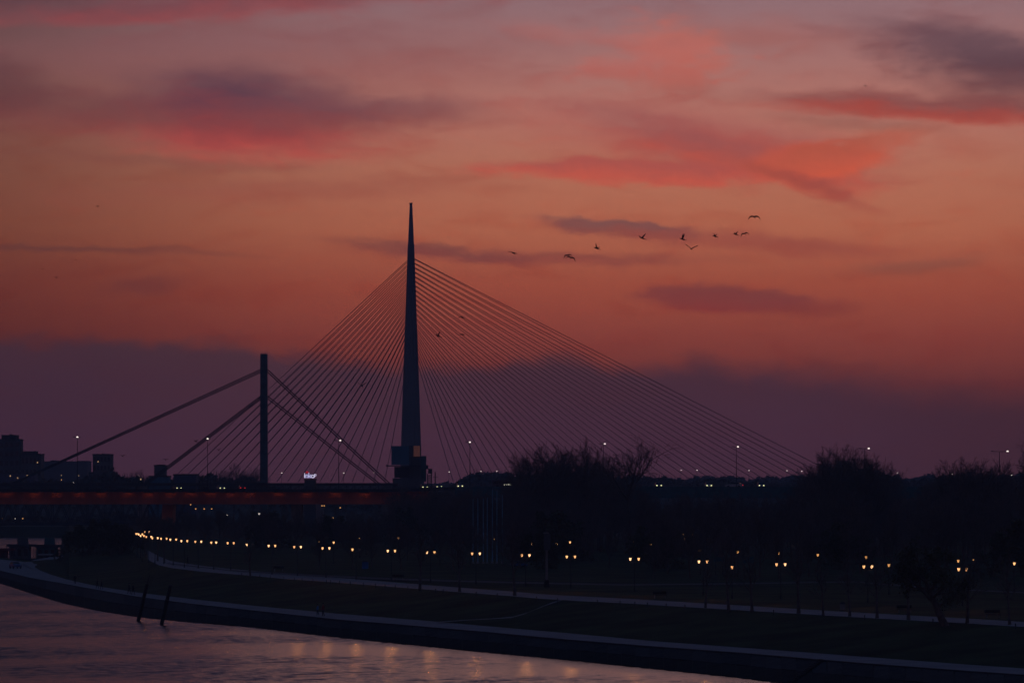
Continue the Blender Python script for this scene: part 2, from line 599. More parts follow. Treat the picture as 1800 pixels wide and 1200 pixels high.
def wnoise(scl, detail, rot=0.0, out=0):
    mp = t.nodes.new('ShaderNodeMapping')
    mp.inputs['Scale'].default_value = scl
    mp.inputs['Rotation'].default_value = (0, 0, rot)
    t.links.new(co.outputs['Object'], mp.inputs['Vector'])
    n = t.nodes.new('ShaderNodeTexNoise')
    n.noise_dimensions = '2D'
    n.inputs['Scale'].default_value = 1.0
    n.inputs['Detail'].default_value = detail
    t.links.new(mp.outputs[0], n.inputs['Vector'])
    return n.outputs[out]


def wv(op, a, b):
    n = t.nodes.new('ShaderNodeVectorMath')
    n.operation = op
    for k, x in enumerate((a, b)):
        if isinstance(x, bpy.types.NodeSocket):
            t.links.new(x, n.inputs[k])
        elif x is not None:
            n.inputs[k].default_value = x
    return n.outputs[0]


# slope of the waves straight from vector noise: ripples, then slow swell, both quieter in slicks
rip = wv('MULTIPLY', wv('SUBTRACT', wnoise((2.6, 2.2, 1), 3.0, 0.3, 1), (0.5, 0.5, 0.5)), (WAVE, WAVE, 0))
swl = wv('MULTIPLY', wv('SUBTRACT', wnoise((0.12, 0.035, 1), 3.0, -0.1, 1), (0.5, 0.5, 0.5)), (WAVE * 0.1, WAVE * 0.3, 0))
mr = t.nodes.new('ShaderNodeMapRange')
mr.inputs[1].default_value = 0.35
mr.inputs[2].default_value = 0.65
mr.inputs[3].default_value = 0.6
mr.inputs[4].default_value = 1.0
t.links.new(wnoise((0.05, 0.010, 1), 4.0, 0.05), mr.inputs[0])
sl_ = t.nodes.new('ShaderNodeVectorMath')
sl_.operation = 'SCALE'
t.links.new(wv('ADD', rip, swl), sl_.inputs[0])
t.links.new(mr.outputs[0], sl_.inputs['Scale'])
geo = t.nodes.new('ShaderNodeNewGeometry')
t.links.new(wv('NORMALIZE', wv('ADD', sl_.outputs[0], geo.outputs['Normal']), None), b.inputs['Normal'])
# real waves where the picture shows the river, a flat sheet around them
WX0, WX1, WY0, WY1 = -135.0, 50.0, 490.0, 1180.0
NX, NY = 400, 1900
gx = np.linspace(WX0, WX1, NX)
gyy = np.linspace(WY0, WY1, NY)
GX, GY = np.meshgrid(gx, gyy)
rs_ = np.random.RandomState(5)
HZ = np.zeros_like(GX)
for k in range(46):
    lam = 1.1 * (5.0 / 1.1) ** (rs_.rand() ** 1.5)
    th_ = rs_.normal(-1.45, 0.9)
    kk = 2 * np.pi / lam
    amp = WAVE_SLOPE / kk * np.sqrt(2.0 / 46) * rs_.uniform(0.6, 1.4)
    HZ += amp * np.sin(kk * (GX * np.cos(th_) + GY * np.sin(th_)) + rs_.rand() * 6.28)
# slicks and gusts: long streaks of calmer and rougher water
gust = np.zeros_like(GX)
for k in range(14):
    lx, ly = rs_.uniform(25, 120), rs_.uniform(45, 190)
    gust += np.sin(GX / lx * 6.28 + GY / ly * 6.28 * rs_.choice([-1, 1]) + rs_.rand() * 6.28)
HZ *= 0.8 + 0.5 * np.tanh(gust / 3.0)
fade = np.minimum.reduce([(GX - WX0) / 6, (WX1 - GX) / 6, (GY - WY0) / 10, (WY1 - GY) / 10])
HZ *= np.clip(fade, 0, 1)
co_ = np.stack([GX, GY, HZ], -1).reshape(-1, 3)
ii = np.arange(NX * NY).reshape(NY, NX)
quads = np.stack([ii[:-1, :-1], ii[:-1, 1:], ii[1:, 1:], ii[1:, :-1]], -1).reshape(-1, 4)
ring = [(-1600, -60), (1800, -60), (1800, BACK), (-1600, BACK)]
inn = [(WX0, WY0), (WX1, WY0), (WX1, WY1), (WX0, WY1)]
nb = len(co_)
co_ = np.concatenate([co_, np.array([(x, y, 0.0) for x, y in ring + inn])])
rq = np.array([(nb + k, nb + (k + 1) % 4, nb + 4 + (k + 1) % 4, nb + 4 + k) for k in range(4)])
quads = np.concatenate([quads, rq])
wme = bpy.data.meshes.new('river')
wme.vertices.add(len(co_))
wme.vertices.foreach_set('co', co_.astype(np.float32).ravel())
wme.loops.add(quads.size)
wme.loops.foreach_set('vertex_index', quads.astype(np.int32).ravel())
wme.polygons.add(len(quads))
wme.polygons.foreach_set('loop_start', np.arange(0, quads.size, 4, dtype=np.int32))
wme.polygons.foreach_set('use_smooth', np.ones(len(quads), dtype=bool))
wme.update(calc_edges=True)
wme.materials.append(mw)
river = link('river', wme)
river['kind'] = 'structure'
river['label'] = 'calm dusky river reflecting the red sky'

# land
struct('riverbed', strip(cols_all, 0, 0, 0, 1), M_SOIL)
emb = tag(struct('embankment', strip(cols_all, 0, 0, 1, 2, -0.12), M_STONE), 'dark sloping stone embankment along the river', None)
vs = [c for c in cols_all if -60 <= c <= 2000]
M_WET = mat('wet_dark_stone', (0.020, 0.023, 0.022), 0.9, nscale=0.5, var=0.5, spec=0.08)
M_STONES = [M_STONE, mat('pale_stone', (0.040, 0.044, 0.045), 0.95, nscale=0.6, var=0.4, spec=0.1), mat('dark_stone', (0.026, 0.029, 0.03), 0.9, nscale=0.5, var=0.4)]
# concrete slabs lying on the embankment, joints open
k = 0
a = 0.0
while a < 1840:
    step = 16 + 14 * (a / 1800)
    b_ = a + step * 0.965
    ra, rb = rows_at(a), rows_at(b_)
    n = 2
    for j in range(n):
        f0, f1 = j / n + 0.01, (j + 1) / n - 0.015
        pts = []
        for (c_, rr, f) in ((a, ra, f0), (b_, rb, f0), (b_, rb, f1), (a, ra, f1)):
            d = rr[1][0] + (rr[2][0] - rr[1][0]) * f
            z = rr[1][1] + (rr[2][1] - rr[1][1]) * f
            pts.append((xw(c_, d), d, z))
        jit = rnd.uniform(-0.03, 0.05)
        sl = MB().hexa([(p[0], p[1], p[2] - 0.1) for p in pts] + [(p[0], p[1], p[2] + 0.06 + jit) for p in pts])
        sl.build('slab', (M_WET if j == 0 else rnd.choice(M_STONES)), emb, (0, 0, 0))
    a += step
# flight of steps climbing the embankment
st_o = thing('stone_steps', 'diagonal flight of stone steps climbing the dark embankment', 'steps', (0, 0, 0))
for k in range(14):
    f = k / 13
    p0, fr0 = 1388 + 50 * f, 0.06 + 0.9 * f
    ra, rb = rows_at(p0), rows_at(p0 + 9)
    pts = []
    for (c_, rr, ff) in ((p0, ra, fr0 - 0.03), (p0 + 9, rb, fr0 - 0.03), (p0 + 9, rb, fr0 + 0.05), (p0, ra, fr0 + 0.05)):
        d = rr[1][0] + (rr[2][0] - rr[1][0]) * ff
        pts.append((xw(c_, d), d))
    zt = Z_PR * fr0 + 0.22
    MB().hexa([(x, y, zt - 0.45) for x, y in pts] + [(x, y, zt) for x, y in pts]).build('step', M_STONES[1], st_o, (0, 0, 0))
prom = struct('promenade', strip(cols_all, 0, 0, 2, 3), M_PATH, 'pale riverside promenade along the embankment')
kb = MB()
for a, b_ in zip(vs, vs[1:]):
    (d0, z0), (d1, z1) = rows_at(a)[2], rows_at(b_)[2]
    kb.hexa([(xw(a, d0 - 1.2), d0 - 1.2, z0 - 0.4), (xw(b_, d1 - 1.2), d1 - 1.2, z1 - 0.4), (xw(b_, d1 + 0.2), d1 + 0.2, z1 - 0.4), (xw(a, d0 + 0.2), d0 + 0.2, z0 - 0.4),
             (xw(a, d0 - 1.2), d0 - 1.2, z0 + 0.12), (xw(b_, d1 - 1.2), d1 - 1.2, z1 + 0.12), (xw(b_, d1 + 0.2), d1 + 0.2, z1 + 0.12), (xw(a, d0 + 0.2), d0 + 0.2, z0 + 0.12)])
kb.build('kerb', M_STONE, prom, (0, 0, 0))
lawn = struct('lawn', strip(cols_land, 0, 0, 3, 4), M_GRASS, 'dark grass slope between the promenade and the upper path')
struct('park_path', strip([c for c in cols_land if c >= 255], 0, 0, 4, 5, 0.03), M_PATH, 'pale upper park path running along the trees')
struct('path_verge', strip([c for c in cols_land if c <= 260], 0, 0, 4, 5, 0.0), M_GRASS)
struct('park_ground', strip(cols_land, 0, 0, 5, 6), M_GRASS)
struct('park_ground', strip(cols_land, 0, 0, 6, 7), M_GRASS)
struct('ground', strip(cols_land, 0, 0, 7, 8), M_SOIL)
# the tip of land on the left, with the river going on behind it
tip = MB()
for a, b_ in zip(cols_tip, cols_tip[1:]):
    def back(p):
        return lerp_pts([(-900, 3000), (-300, 1540), (-150, 1440), (0, 1290), (60, 1300), (100, 1330), (X_END, 1400)], p)
    ra, rb = rows_at(a)[3], rows_at(b_)[3]
    da, db = max(back(a), ra[0] + 10), max(back(b_), rb[0] + 10)
    tip.quad((xw(a, ra[0]), ra[0], ra[1]), (xw(b_, rb[0]), rb[0], rb[1]), (xw(b_, db), db, 2.2), (xw(a, da), da, 2.2))
    tip.quad((xw(a, da), da, 2.2), (xw(b_, db), db, 2.2), (xw(b_, db + 12), db + 12, -2), (xw(a, da + 12), da + 12, -2))
struct('point_of_land', tip, M_GRASS)
pc = MB()
prev = None
for (xa, ya, xb, yb) in ((58, 1001, 40, 990), (62, 995, 50, 986.5), (72, 989, 66, 983), (90, 984, 86, 979.5), (112, 980.5, 110, 977)):
    da, db = 18.1 * F / (ya - HY), 18.0 * F / (yb - HY)
    A, B = (xw(xa, da), da, 1.98), (xw(xb, db), db, 2.08)
    if prev:
        pc.quad(prev[0], A, B, prev[1])
    prev = (A, B)
struct('promenade', pc, M_PATH, 'promenade bend leading away to the right behind the lawn')
side = MB()
pr = rows_at(X_END)
pr = [pr[3]] + [(1650, 4.0), (2100, 5.2), (BACK, 5.2)]
for (d0, z0), (d1, z1) in zip(pr, pr[1:]):
    z0b, z1b = ground_z(X_END, d0), ground_z(X_END, d1)
    side.quad((xw(X_END, d0) - 3.5, d0, -2), (xw(X_END, d1) - 3.5, d1, -2), (xw(X_END, d1), d1, z1b), (xw(X_END, d0), d0, z0b))
struct('bank_slope', side, M_GRASS)
fb = MB()
fx = [-1590, -900, -500, -330, -250, -190, -160]
for a, b_ in zip(fx, fx[1:]):
    fb.quad((a, 2080, -2), (b_, 2080, -2), (b_, 2096, 4.0), (a, 2096, 4.0))
    fb.quad((a, 2096, 4.0), (b_, 2096, 4.0), (b_ * 1.0, BACK, 5.0), (a, BACK, 5.0))
struct('far_bank', fb, M_SOIL)

# ramp path from the promenade up to the park path
rp = MB()
ctr = [(770, 1094.5), (820, 1091), (870, 1088.5), (900, 1086.5), (925, 1079), (945, 1071), (965, 1063), (990, 1055)]
wid = [1.2, 1.2, 1.3, 1.5, 4, 5, 5, 3]
prev = None
for (px, py), w in zip(ctr, wid):
    pa = on_ground(px - w * 1.2, py + w * 0.6)
    pb = on_ground(px + w * 1.2, py - w * 0.6)
    A = Vector((xw(px - w * 1.2, pa), pa, ground_z(px - w * 1.2, pa) + 0.12))
    B = Vector((xw(px + w * 1.2, pb), pb, ground_z(px + w * 1.2, pb) + 0.12))
    if prev:
        rp.quad(prev[0], A, B, prev[1])
    prev = (A, B)
struct('ramp_path', rp, M_PATH, 'diagonal path climbing the lawn from promenade to upper path')
# inner park road under the lamps
ip = MB()
prev = None
for px, D, hw in [(255, 1150, 8), (300, 1075, 8), (420, 985, 9), (560, 930, 9), (700, 890, 8), (900, 850, 7), (1100, 830, 6), (1300, 840, 6), (1500, 855, 5), (1650, 800, 5), (1800, 770, 5), (2000, 740, 5)]:
    z = ground_z(px, D) + 0.06
    A, B = Vector((xw(px, D - hw), D - hw, z)), Vector((xw(px, D + hw), D + hw, z))
    if prev:
        ip.quad(prev[0], A, B, prev[1])
    prev = (A, B)
struct('park_road', ip, mat('park_asphalt', (0.10, 0.10, 0.105), 0.9))

# ------------------------------------------------------------------ far cable-stayed bridge with the needle pylon
DA = 3600.0
MP = DA / F
base = at(722.5, 850, DA)
ada = thing('cable_stayed_bridge', 'tall needle pylon bridge with wide fans of stay cables', 'bridge', (base.x, base.y, 4.0))
ada['_o'] = (base.x, base.y, 4.0)
prof_px = [(905, 43), (850, 39.5), (780, 35), (690, 29.5), (600, 23.3), (520, 17.5), (455, 13.2), (429, 11.4)]


def groove(tt, z):
    a = (math.degrees(tt) + 360) % 360
    d = abs(a - 300)
    return 0.90 if d < 9 else 1.0


bz = 4.0


def lathe_px(pts, fn=None, n=36):
    mb = MB()
    prof = [(w * MP / 2, zw(y, DA)) for y, w in pts]
    mb.lathe(prof, n, (base.x, base.y, 0), 1.0, fn)
    return mb


lathe_px([(y, w) for y, w in prof_px], groove).build('pylon', M_PYLON, ada)
lathe_px([(429.5, 10.4), (400, 8.2), (370, 5.6), (360, 4.6)], None, 20).build('spire', M_STEEL, ada)
tipm = MB()
tipm.lathe([(2.2 * MP, zw(361, DA)), (2.3 * MP, zw(358.5, DA)), (3.1 * MP, zw(357.6, DA)), (3.1 * MP, zw(356.6, DA))], 10, (base.x, base.y, 0))
tipm.build('spire_cap', M_DARKM, ada)
th = math.radians(19)
dR = Vector((math.cos(th), -math.sin(th), 0))
nL = Vector((math.sin(th), math.cos(th), 0))
ZD = 21.2


def deck_point(px, plane):
    """point on the deck edge (front plane 0, back plane 1) that stands in column px"""
    o = Vector((base.x, base.y, 0)) + nL * (-9.0 + 18.0 * plane)
    k = (px - CX) / F
    s_ = (k * o.y - o.x) / (dR.x - k * dR.y)
    p = o + dR * s_
    p.z = ZD
    return p


left_x = [297 + (657 - 297) * i / 19 for i in range(20)]
right_x = []
x_ = 797.0
for i in range(20):
    right_x.append(x_)
    x_ += 30.5 + 0.56 * i
for i in range(20):
    for px, yy in ((left_x[i], 453 + 7.6 * i), (right_x[19 - i], 452 + 7.6 * i)):
        for plane in (0, 1):
            q = deck_point(px + plane * (19.0 if px < 700 else 14.5 + 9.5 * (px - 797) / 681.0), plane)
            top = Vector((base.x, base.y, zw(yy, DA))) + nL * (1.2 if plane else -1.2)
            MB().tube(q, top, 0.20, 0.20, 5, False).build('stay_cable', M_CABLE, ada)
dk = MB()
A, B = deck_point(120, 0), deck_point(1640, 0)
A2, B2 = deck_point(120, 1), deck_point(1640, 1)
out = nL * 12
pts = [A - out, B - out, B2 + out, A2 + out]
dk.hexa([(p.x, p.y, 16.8) for p in pts] + [(p.x, p.y, 20.2) for p in pts])
dk.build('deck', M_CONC, ada)
for px in (200, 420, 1000, 1500):
    c = (deck_point(px, 0) + deck_point(px, 1)) / 2
    MB().box(c.x - 3, c.x + 3, c.y - 8, c.y + 8, 4.0, 16.9).build('pier', M_CONC, ada)

# lamps standing on that bridge's deck
ada_l = [(291, 834.5), (339, 833.7), (369.5, 833.7), (417, 832.6), (495, 831), (604, 831), (658, 830), (789, 829), (845, 828), (873, 828),
         (958, 827.5), (1197, 826), (1225, 826), (1316, 826.5), (1383, 827), (1409, 828), (1577, 831), (1674, 833), (1778, 835)]
pole_me = MB().tube((0, 0, 0), (0, 0, 1), 0.13, 0.09, 5).mesh('pole', M_DARKM)
arm_me = MB().tube((0, 0, 0), (0.9, 0, 0.05), 0.08, 0.06, 5).mesh('arm', M_DARKM)
head_me = MB().frus(-0.3, 0.6, -0.35, 0.35, -0.14, 0.2, 0.6).mesh('luminaire', M_LAMPW)
for i, (px, py) in enumerate(ada_l):
    p = deck_point(px, 0) if px < 1560 else at(px, py, 2600)
    zb = 20.2 if px < 1560 else 5.2
    zt = zw(py, p.y)
    o = thing('street_lamp', 'distant white street lamp on a thin pole, %s from the left along the far bridge' % ORD[i], 'street lamp',
              (p.x, p.y, zb), 0, 'small white lamps along the far skyline')
    link('pole', pole_me, o, scale=(1, 1, zt - zb))
    link('arm', arm_me, o, (0, 0, zt - zb - 0.1))
    s_ = p.y / 3600.0
    link('luminaire', head_me, o, (0.0, 0, zt - zb), scale=s_)

# ------------------------------------------------------------------ railway bridge with the square pylon
DB = 1950.0
MB_ = DB / F
pb = at(464, 850, DB)
rail = thing('railway_bridge', 'dark square-topped pylon bridge with few thick paired cables', 'bridge', (pb.x, pb.y, 3.0))
rail['_o'] = (pb.x, pb.y, 3.0)
w0, w1 = 6.9 * MB_, 6.2 * MB_
MB().hexa([(pb.x - w0, pb.y - 1.6, 3), (pb.x + w0, pb.y - 1.6, 3), (pb.x + w0, pb.y + 1.6, 3), (pb.x - w0, pb.y + 1.6, 3),
           (pb.x - w1, pb.y - 1.4, zw(622, DB)), (pb.x + w1, pb.y - 1.4, zw(622, DB)), (pb.x + w1, pb.y + 1.4, zw(622, DB)), (pb.x - w1, pb.y + 1.4, zw(622, DB))]
          ).build('pylon', mat('pylon_green_paint', (0.08, 0.16, 0.18), 0.6), rail)
zt = zw(622, DB)
for dx in (-0.9, -0.2, 0.5):
    MB().tube((pb.x + dx, pb.y, zt), (pb.x + dx, pb.y, zt + 0.5), 0.09, 0.05, 5).build('rooftop_aerial', M_DARKM, rail)
# the deck runs towards the camera on the left and away on the right
def rdeck(px, z=20.4):
    D = DB + (px - 464) * 0.16
    return Vector((xw(px, D), D, z))
for (px0, py0, pe, n, r, sepm) in ((457.5, 651, 18, 3, 0.16, 0.62), (457.5, 698, 253, 3, 0.18, 0.66), (470.5, 651, 686, 2, 0.19, 1.0), (471, 698, 668, 2, 0.18, 1.0)):
    for j in range(n):
        a_ = Vector((pb.x, pb.y, zw(py0, DB))) + Vector((0, 0, -sepm * 0.9 * j + 0.35))
        a_.x = xw(px0, DB)
        e = rdeck(pe, 20.0)
        e.x += -sepm * 1.05 * j * (1 if pe > 464 else -1)
        MB().tube(a_, e, r, r, 6, False).build('stay_cable', M_CABLE, rail)
gd = MB()
for a, b_ in zip(range(-60, 700, 40), range(-20, 740, 40)):
    p, q = rdeck(a), rdeck(b_)
    gd.hexa([(p.x, p.y - 3, 19.2), (q.x, q.y - 3, 19.2), (q.x, q.y + 3, 19.2), (p.x, p.y + 3, 19.2),
             (p.x, p.y - 3, 20.3), (q.x, q.y - 3, 20.3), (q.x, q.y + 3, 20.3), (p.x, p.y + 3, 20.3)])
gd.build('deck', M_DARKM, rail)
for px in range(470, 700, 14):
    p, q, m_ = rdeck(px), rdeck(px + 14), rdeck(px + 7)
    tr = MB()
    tr.tube((p.x, p.y - 2.6, 19.2), (p.x, p.y - 2.6, 17.4), 0.14, 0.14, 4)
    tr.tube((p.x, p.y - 2.6, 17.4), (q.x, q.y - 2.6, 19.2), 0.12, 0.12, 4)
    tr.tube((p.x, p.y - 2.6, 17.3), (q.x, q.y - 2.6, 17.3), 0.14, 0.14, 4)
    tr.build('truss_panel', M_DARKM, rail)
for px in (250, 560, 680):
    p = rdeck(px)
    MB().box(p.x - 1.6, p.x + 1.6, p.y - 3, p.y + 3, -1, 19.2).build('pier', M_CONC, rail)

# ------------------------------------------------------------------ red girder bridge and the road that follows it
DG = 1600.0


def gy(px):
    return DG - max(0, px - 800) * 0.08


def gzt(px):
    return 19.0 + 0.75 * min(1.0, max(0.0, (px - 690) / 150.0))


gz = thing('girder_bridge', 'long red steel girder bridge crossing the picture from the left', 'bridge', (xw(292, DG), DG, 4.0))
gz['_o'] = (xw(292, DG), DG, 4.0)
slab = MB()
for a, b_ in zip(range(-160, 800, 40), range(-120, 840, 40)):
    da, db = gy(a), gy(b_)
    za, zb = gzt(a), gzt(b_)
    slab.hexa([(xw(a, da), da - 1.6, za - 1.3), (xw(b_, db), db - 1.6, zb - 1.3), (xw(b_, db), db + 26, zb - 1.3), (xw(a, da), da + 26, za - 1.3),
               (xw(a, da), da - 1.6, za - 0.9), (xw(b_, db), db - 1.6, zb - 0.9), (xw(b_, db), db + 26, zb - 0.9), (xw(a, da), da + 26, za - 0.9)])
slab.build('deck_slab', M_DARKM, gz)
for a, b_ in zip(range(-160, 760, 40), range(-120, 800, 40)):
    da, db = gy(a), gy(b_)
    za, zb = gzt(a), gzt(b_)
    web = MB()
    x0, x1 = xw(a, da) + 0.02, xw(b_, db) - 0.02
    web.hexa([(x0, da, za - 4.55), (x1, db, zb - 4.55), (x1, db + 22, zb - 4.55), (x0, da + 22, za - 4.55), (x0, da, za - 1.35), (x1, db, zb - 1.35), (x1, db + 22, zb - 1.35), (x0, da + 22, za - 1.35)])
    web.hexa([(x0, da - 0.35, za - 4.8), (x1, db - 0.35, zb - 4.8), (x1, db + 22, zb - 4.8), (x0, da + 22, za - 4.8), (x0, da - 0.35, za - 4.57), (x1, db - 0.35, zb - 4.57), (x1, db + 22, zb - 4.57), (x0, da + 22, za - 4.57)])
    web.box(x0, x1, da - 0.25, da, (za + zb) / 2 - 3.1, (za + zb) / 2 - 2.9)
    web.build('girder_panel', M_RED, gz)
    for f in (0.25, 0.75):
        xm = x0 + (x1 - x0) * f
        MB().box(xm - 0.06, xm + 0.06, da - 0.22, da, za - 4.5, za - 1.4).build('stiffener', M_RED, gz)
rl = MB()
for px in range(-160, 820, 10):
    d = gy(px)
    rl.box(xw(px, d) - 0.05, xw(px, d) + 0.05, d - 1.5, d - 1.4, gzt(px) - 0.9, gzt(px) + 0.15)
for a, b_ in zip(range(-160, 800, 40), range(-120, 840, 40)):
    for dz in (0.1, -0.3, -0.6):
        rl.tube((xw(a, gy(a)), gy(a) - 1.45, gzt(a) + dz), (xw(b_, gy(b_)), gy(b_) - 1.45, gzt(b_) + dz), 0.06, 0.06, 4)
    rl.hexa([(xw(a, gy(a)), gy(a) - 1.3, gzt(a) - 0.9), (xw(b_, gy(b_)), gy(b_) - 1.3, gzt(b_) - 0.9), (xw(b_, gy(b_)), gy(b_) - 1.15, gzt(b_) - 0.9), (xw(a, gy(a)), gy(a) - 1.15, gzt(a) - 0.9),
             (xw(a, gy(a)), gy(a) - 1.3, gzt(a) - 0.5), (xw(b_, gy(b_)), gy(b_) - 1.3, gzt(b_) - 0.5), (xw(b_, gy(b_)), gy(b_) - 1.15, gzt(b_) - 0.5), (xw(a, gy(a)), gy(a) - 1.15, gzt(a) - 0.5)])
rl.build('railing', M_DARKM, gz)
for px in (292,):
    x = xw(px, DG)
    MB().hexa([(x - 1.9, DG + 2, 1), (x + 1.1, DG + 2, 1), (x + 1.1, DG + 18, 1), (x - 1.9, DG + 18, 1),
               (x - 1.2, DG + 2, 14.1), (x + 1.8, DG + 2, 14.1), (x + 1.8, DG + 18, 14.1), (x - 1.2, DG + 18, 14.1)]).build('pier', M_RED, gz)
for px in (520, 740, -140):
    x = xw(px, DG)
    MB().box(x - 1.4, x + 1.4, DG + 3, DG + 19, 0, 14.1).build('pier', M_CONC, gz)
gl_me = MB().box(-1.3, 1.3, 0.0, 0.06, -0.1, 0.04).mesh('girder_lamp', M_GIRDL)
gh_me = MB().box(-1.4, 1.4, -0.12, -0.004, -0.16, 0.06).mesh('lamp_housing', M_DARKM)
for px in (12, 60, 100, 140, 178, 225, 262, 300, 335, 370, 405, 440, 490, 540, 590, 640):
    q = Vector((xw(px, DG), DG - 1.15, gzt(px) - 1.42)) - Vector(gz['_o'])
    link('lamp_housing', gh_me, link('girder_lamp', gl_me, gz, q))

# concrete approach road on the right
ap = thing('road_viaduct', 'dark teal concrete road viaduct continuing the red bridge behind trees', 'viaduct', (xw(1000, 1580), 1580, 5))
ap['_o'] = (xw(1000, 1580), 1580, 5)
for a, b_ in zip(range(800, 2120, 60), range(860, 2180, 60)):
    da, db = gy(a), gy(b_)
    za, zb = gzt(a), gzt(b_)
    x0, x1 = xw(a, da) + 0.015, xw(b_, db) - 0.015
    s = MB()
    s.hexa([(x0, da - 1.6, za - 3.7), (x1, db - 1.6, zb - 3.7), (x1, db + 24, zb - 3.7), (x0, da + 24, za - 3.7), (x0, da - 1.6, za - 1.0), (x1, db - 1.6, zb - 1.0), (x1, db + 24, zb - 1.0), (x0, da + 24, za - 1.0)])
    s.hexa([(x0, da - 1.6, za - 1.0), (x1, db - 1.6, zb - 1.0), (x1, db - 1.3, zb - 1.0), (x0, da - 1.3, za - 1.0), (x0, da - 1.6, za - 0.55), (x1, db - 1.6, zb - 0.55), (x1, db - 1.3, zb - 0.55), (x0, da - 1.3, za - 0.55)])
    s.build('beam', M_TEAL, ap)
for px in range(840, 2100, 150):
    d = gy(px)
    MB().box(xw(px, d) - 0.8, xw(px, d) + 0.8, d + 4, d + 18, 3, gzt(px) - 3.65).build('pier', M_CONC, ap)

# tall road lamps on the girder bridge and viaduct
masts = [(136, 768, 1), (365, 771, 1), (598, 774, -1), (826, 777, 1), (1063, 780, 1), (1297, 785, 1), (1527, 788, 1), (1771, 793, 1)]
mast_me = MB().tube((0, 0, 0), (0, 0, 1), 0.14, 0.085, 6).mesh('pole', M_DARKM)
marm = MB().poly([(-2.0, 0, 0), (0, 0, -0.05), (2.0, 0, 0)], 0.07).mesh('arm', M_DARKM)
lum_me = MB().frus(-0.3, 0.3, -0.26, 0.26, -0.12, 0.18, 0.55).mesh('luminaire', M_LAMPW)
lumoff_me = MB().frus(-0.4, 0.4, -0.16, 0.16, -0.05, 0.12, 0.6).mesh('luminaire', M_DARKM)
for i, (px, py, sgn) in enumerate(masts):
    big = i >= 6
    ppx = px - (2.5 if i < 6 else (7 if i == 6 else 14))
    if i in (0, 1, 3):
        ppx = px
    d = gy(px) + 2
    zb, zt = gzt(px) - 0.95, zw(py, d)
    o = thing('road_lamp', 'tall white road lamp on a thin mast, %s from the left along the road bridge' % ORD[i], 'street lamp', (xw(ppx, d), d, zb), 0, 'tall road lamps along the girder bridge')
    link('pole', mast_me, o, scale=(1, 1, zt - zb))
    sc = 1.0 if i > 6 else (0.5 if i != 6 else 0.7)
    link('arm', marm, o, (0, 0, zt - zb), scale=(sc, 1, 1))
    link('luminaire', lum_me, o, (xw(px, d) - xw(ppx, d), 0, zt - zb + 0.02))
    link('luminaire', lumoff_me, o, (-2.0 * sc, 0, zt - zb + 0.05))

# ------------------------------------------------------------------ old lattice bridge under the girder
DT = 1760.0
ob = thing('truss_bridge', 'old dark lattice truss bridge seen below the red girder', 'bridge', (xw(120, DT), DT, 0))
ob['_o'] = (xw(120, DT), DT, 0)
zt_, zb_ = zw(884, DT), zw(921, DT)
tm = 31
for plane in (0, 7):
    for px in range(-80, 300, tm):
        x0, xm, x1 = xw(px, DT), xw(px + tm / 2, DT), xw(px + tm, DT)
        s = MB()
        y = DT + plane
        s.tube((x0, y, zt_), (x1, y, zt_), 0.25, 0.25, 4)
        s.tube((x0, y, zb_), (x1, y, zb_), 0.3, 0.3, 4)
        s.tube((x0, y, zt_), (xm, y, zb_), 0.17, 0.17, 4)
        s.tube((x1, y, zt_), (xm, y, zb_), 0.17, 0.17, 4)
        s.tube((xm, y, zt_), (xm, y, zb_), 0.12, 0.12, 4)
        s.tube((x0, y, zb_), (xm, y, zt_), 0.09, 0.09, 4)
        s.build('truss_panel', M_DARKM, ob)
MB().box(xw(-80, DT), xw(300, DT), DT + 0.4, DT + 6.6, zb_ + 0.1, zb_ + 0.7).build('deck', M_DARKM, ob)
for px in (165, 270):
    MB().box(xw(px, DT) - 1.3, xw(px, DT) + 1.3, DT, DT + 7, -2, zb_ - 0.3).build('pier', M_CONC, ob)


# ------------------------------------------------------------------ buildings on the far left
def building(name, label, D, x0, x1, yt, m, extras=(), lit=(), depth=18, cat='building', rows=0, colsn=0, roof=True):
    X0, X1, Z = xw(x0, D), xw(x1, D), zw(yt, D)
    o = thing(name, label, cat, ((X0 + X1) / 2, D, 5.0))
    o['_o'] = ((X0 + X1) / 2, D, 5.0)
    MB().box(X0, X1, D, D + depth, 4.0, Z).build('wall', m, o)
    if roof:
        r = MB()
        r.box(X0 - 0.2, X1 + 0.2, D - 0.2, D + depth + 0.2, Z + 0.003, Z + 0.5)
        r.build('roof', M_ROOF, o)
    if rows:
        hz = (Z - 6.0) / rows
        wx = (X1 - X0) / colsn
        wm = MB().box(-wx * 0.3, wx * 0.3, -0.08, 0.05, -hz * 0.25, hz * 0.25).mesh('window', M_GLASS)
        for r_ in range(rows):
            for c_ in range(colsn):
                link('window', wm, o, (X0 + wx * (c_ + 0.5) - (X0 + X1) / 2, 0, 6.0 + hz * (r_ + 0.5) - 5.0))
    for (px0, px1, py0, py1, mm, nm) in extras:
        MB().box(xw(px0, D), xw(px1, D), D + 2, D + depth - 2, zw(py1, D), zw(py0, D)).build(nm, mm, o)
    for (px, py) in lit:
        x, z = xw(px, D), zw(py, D)
        MB().box(x - 0.22, x + 0.22, D - 0.2, D - 0.05, z - 0.26, z + 0.26).build('lit_window', M_WINLIT, o)
    return o


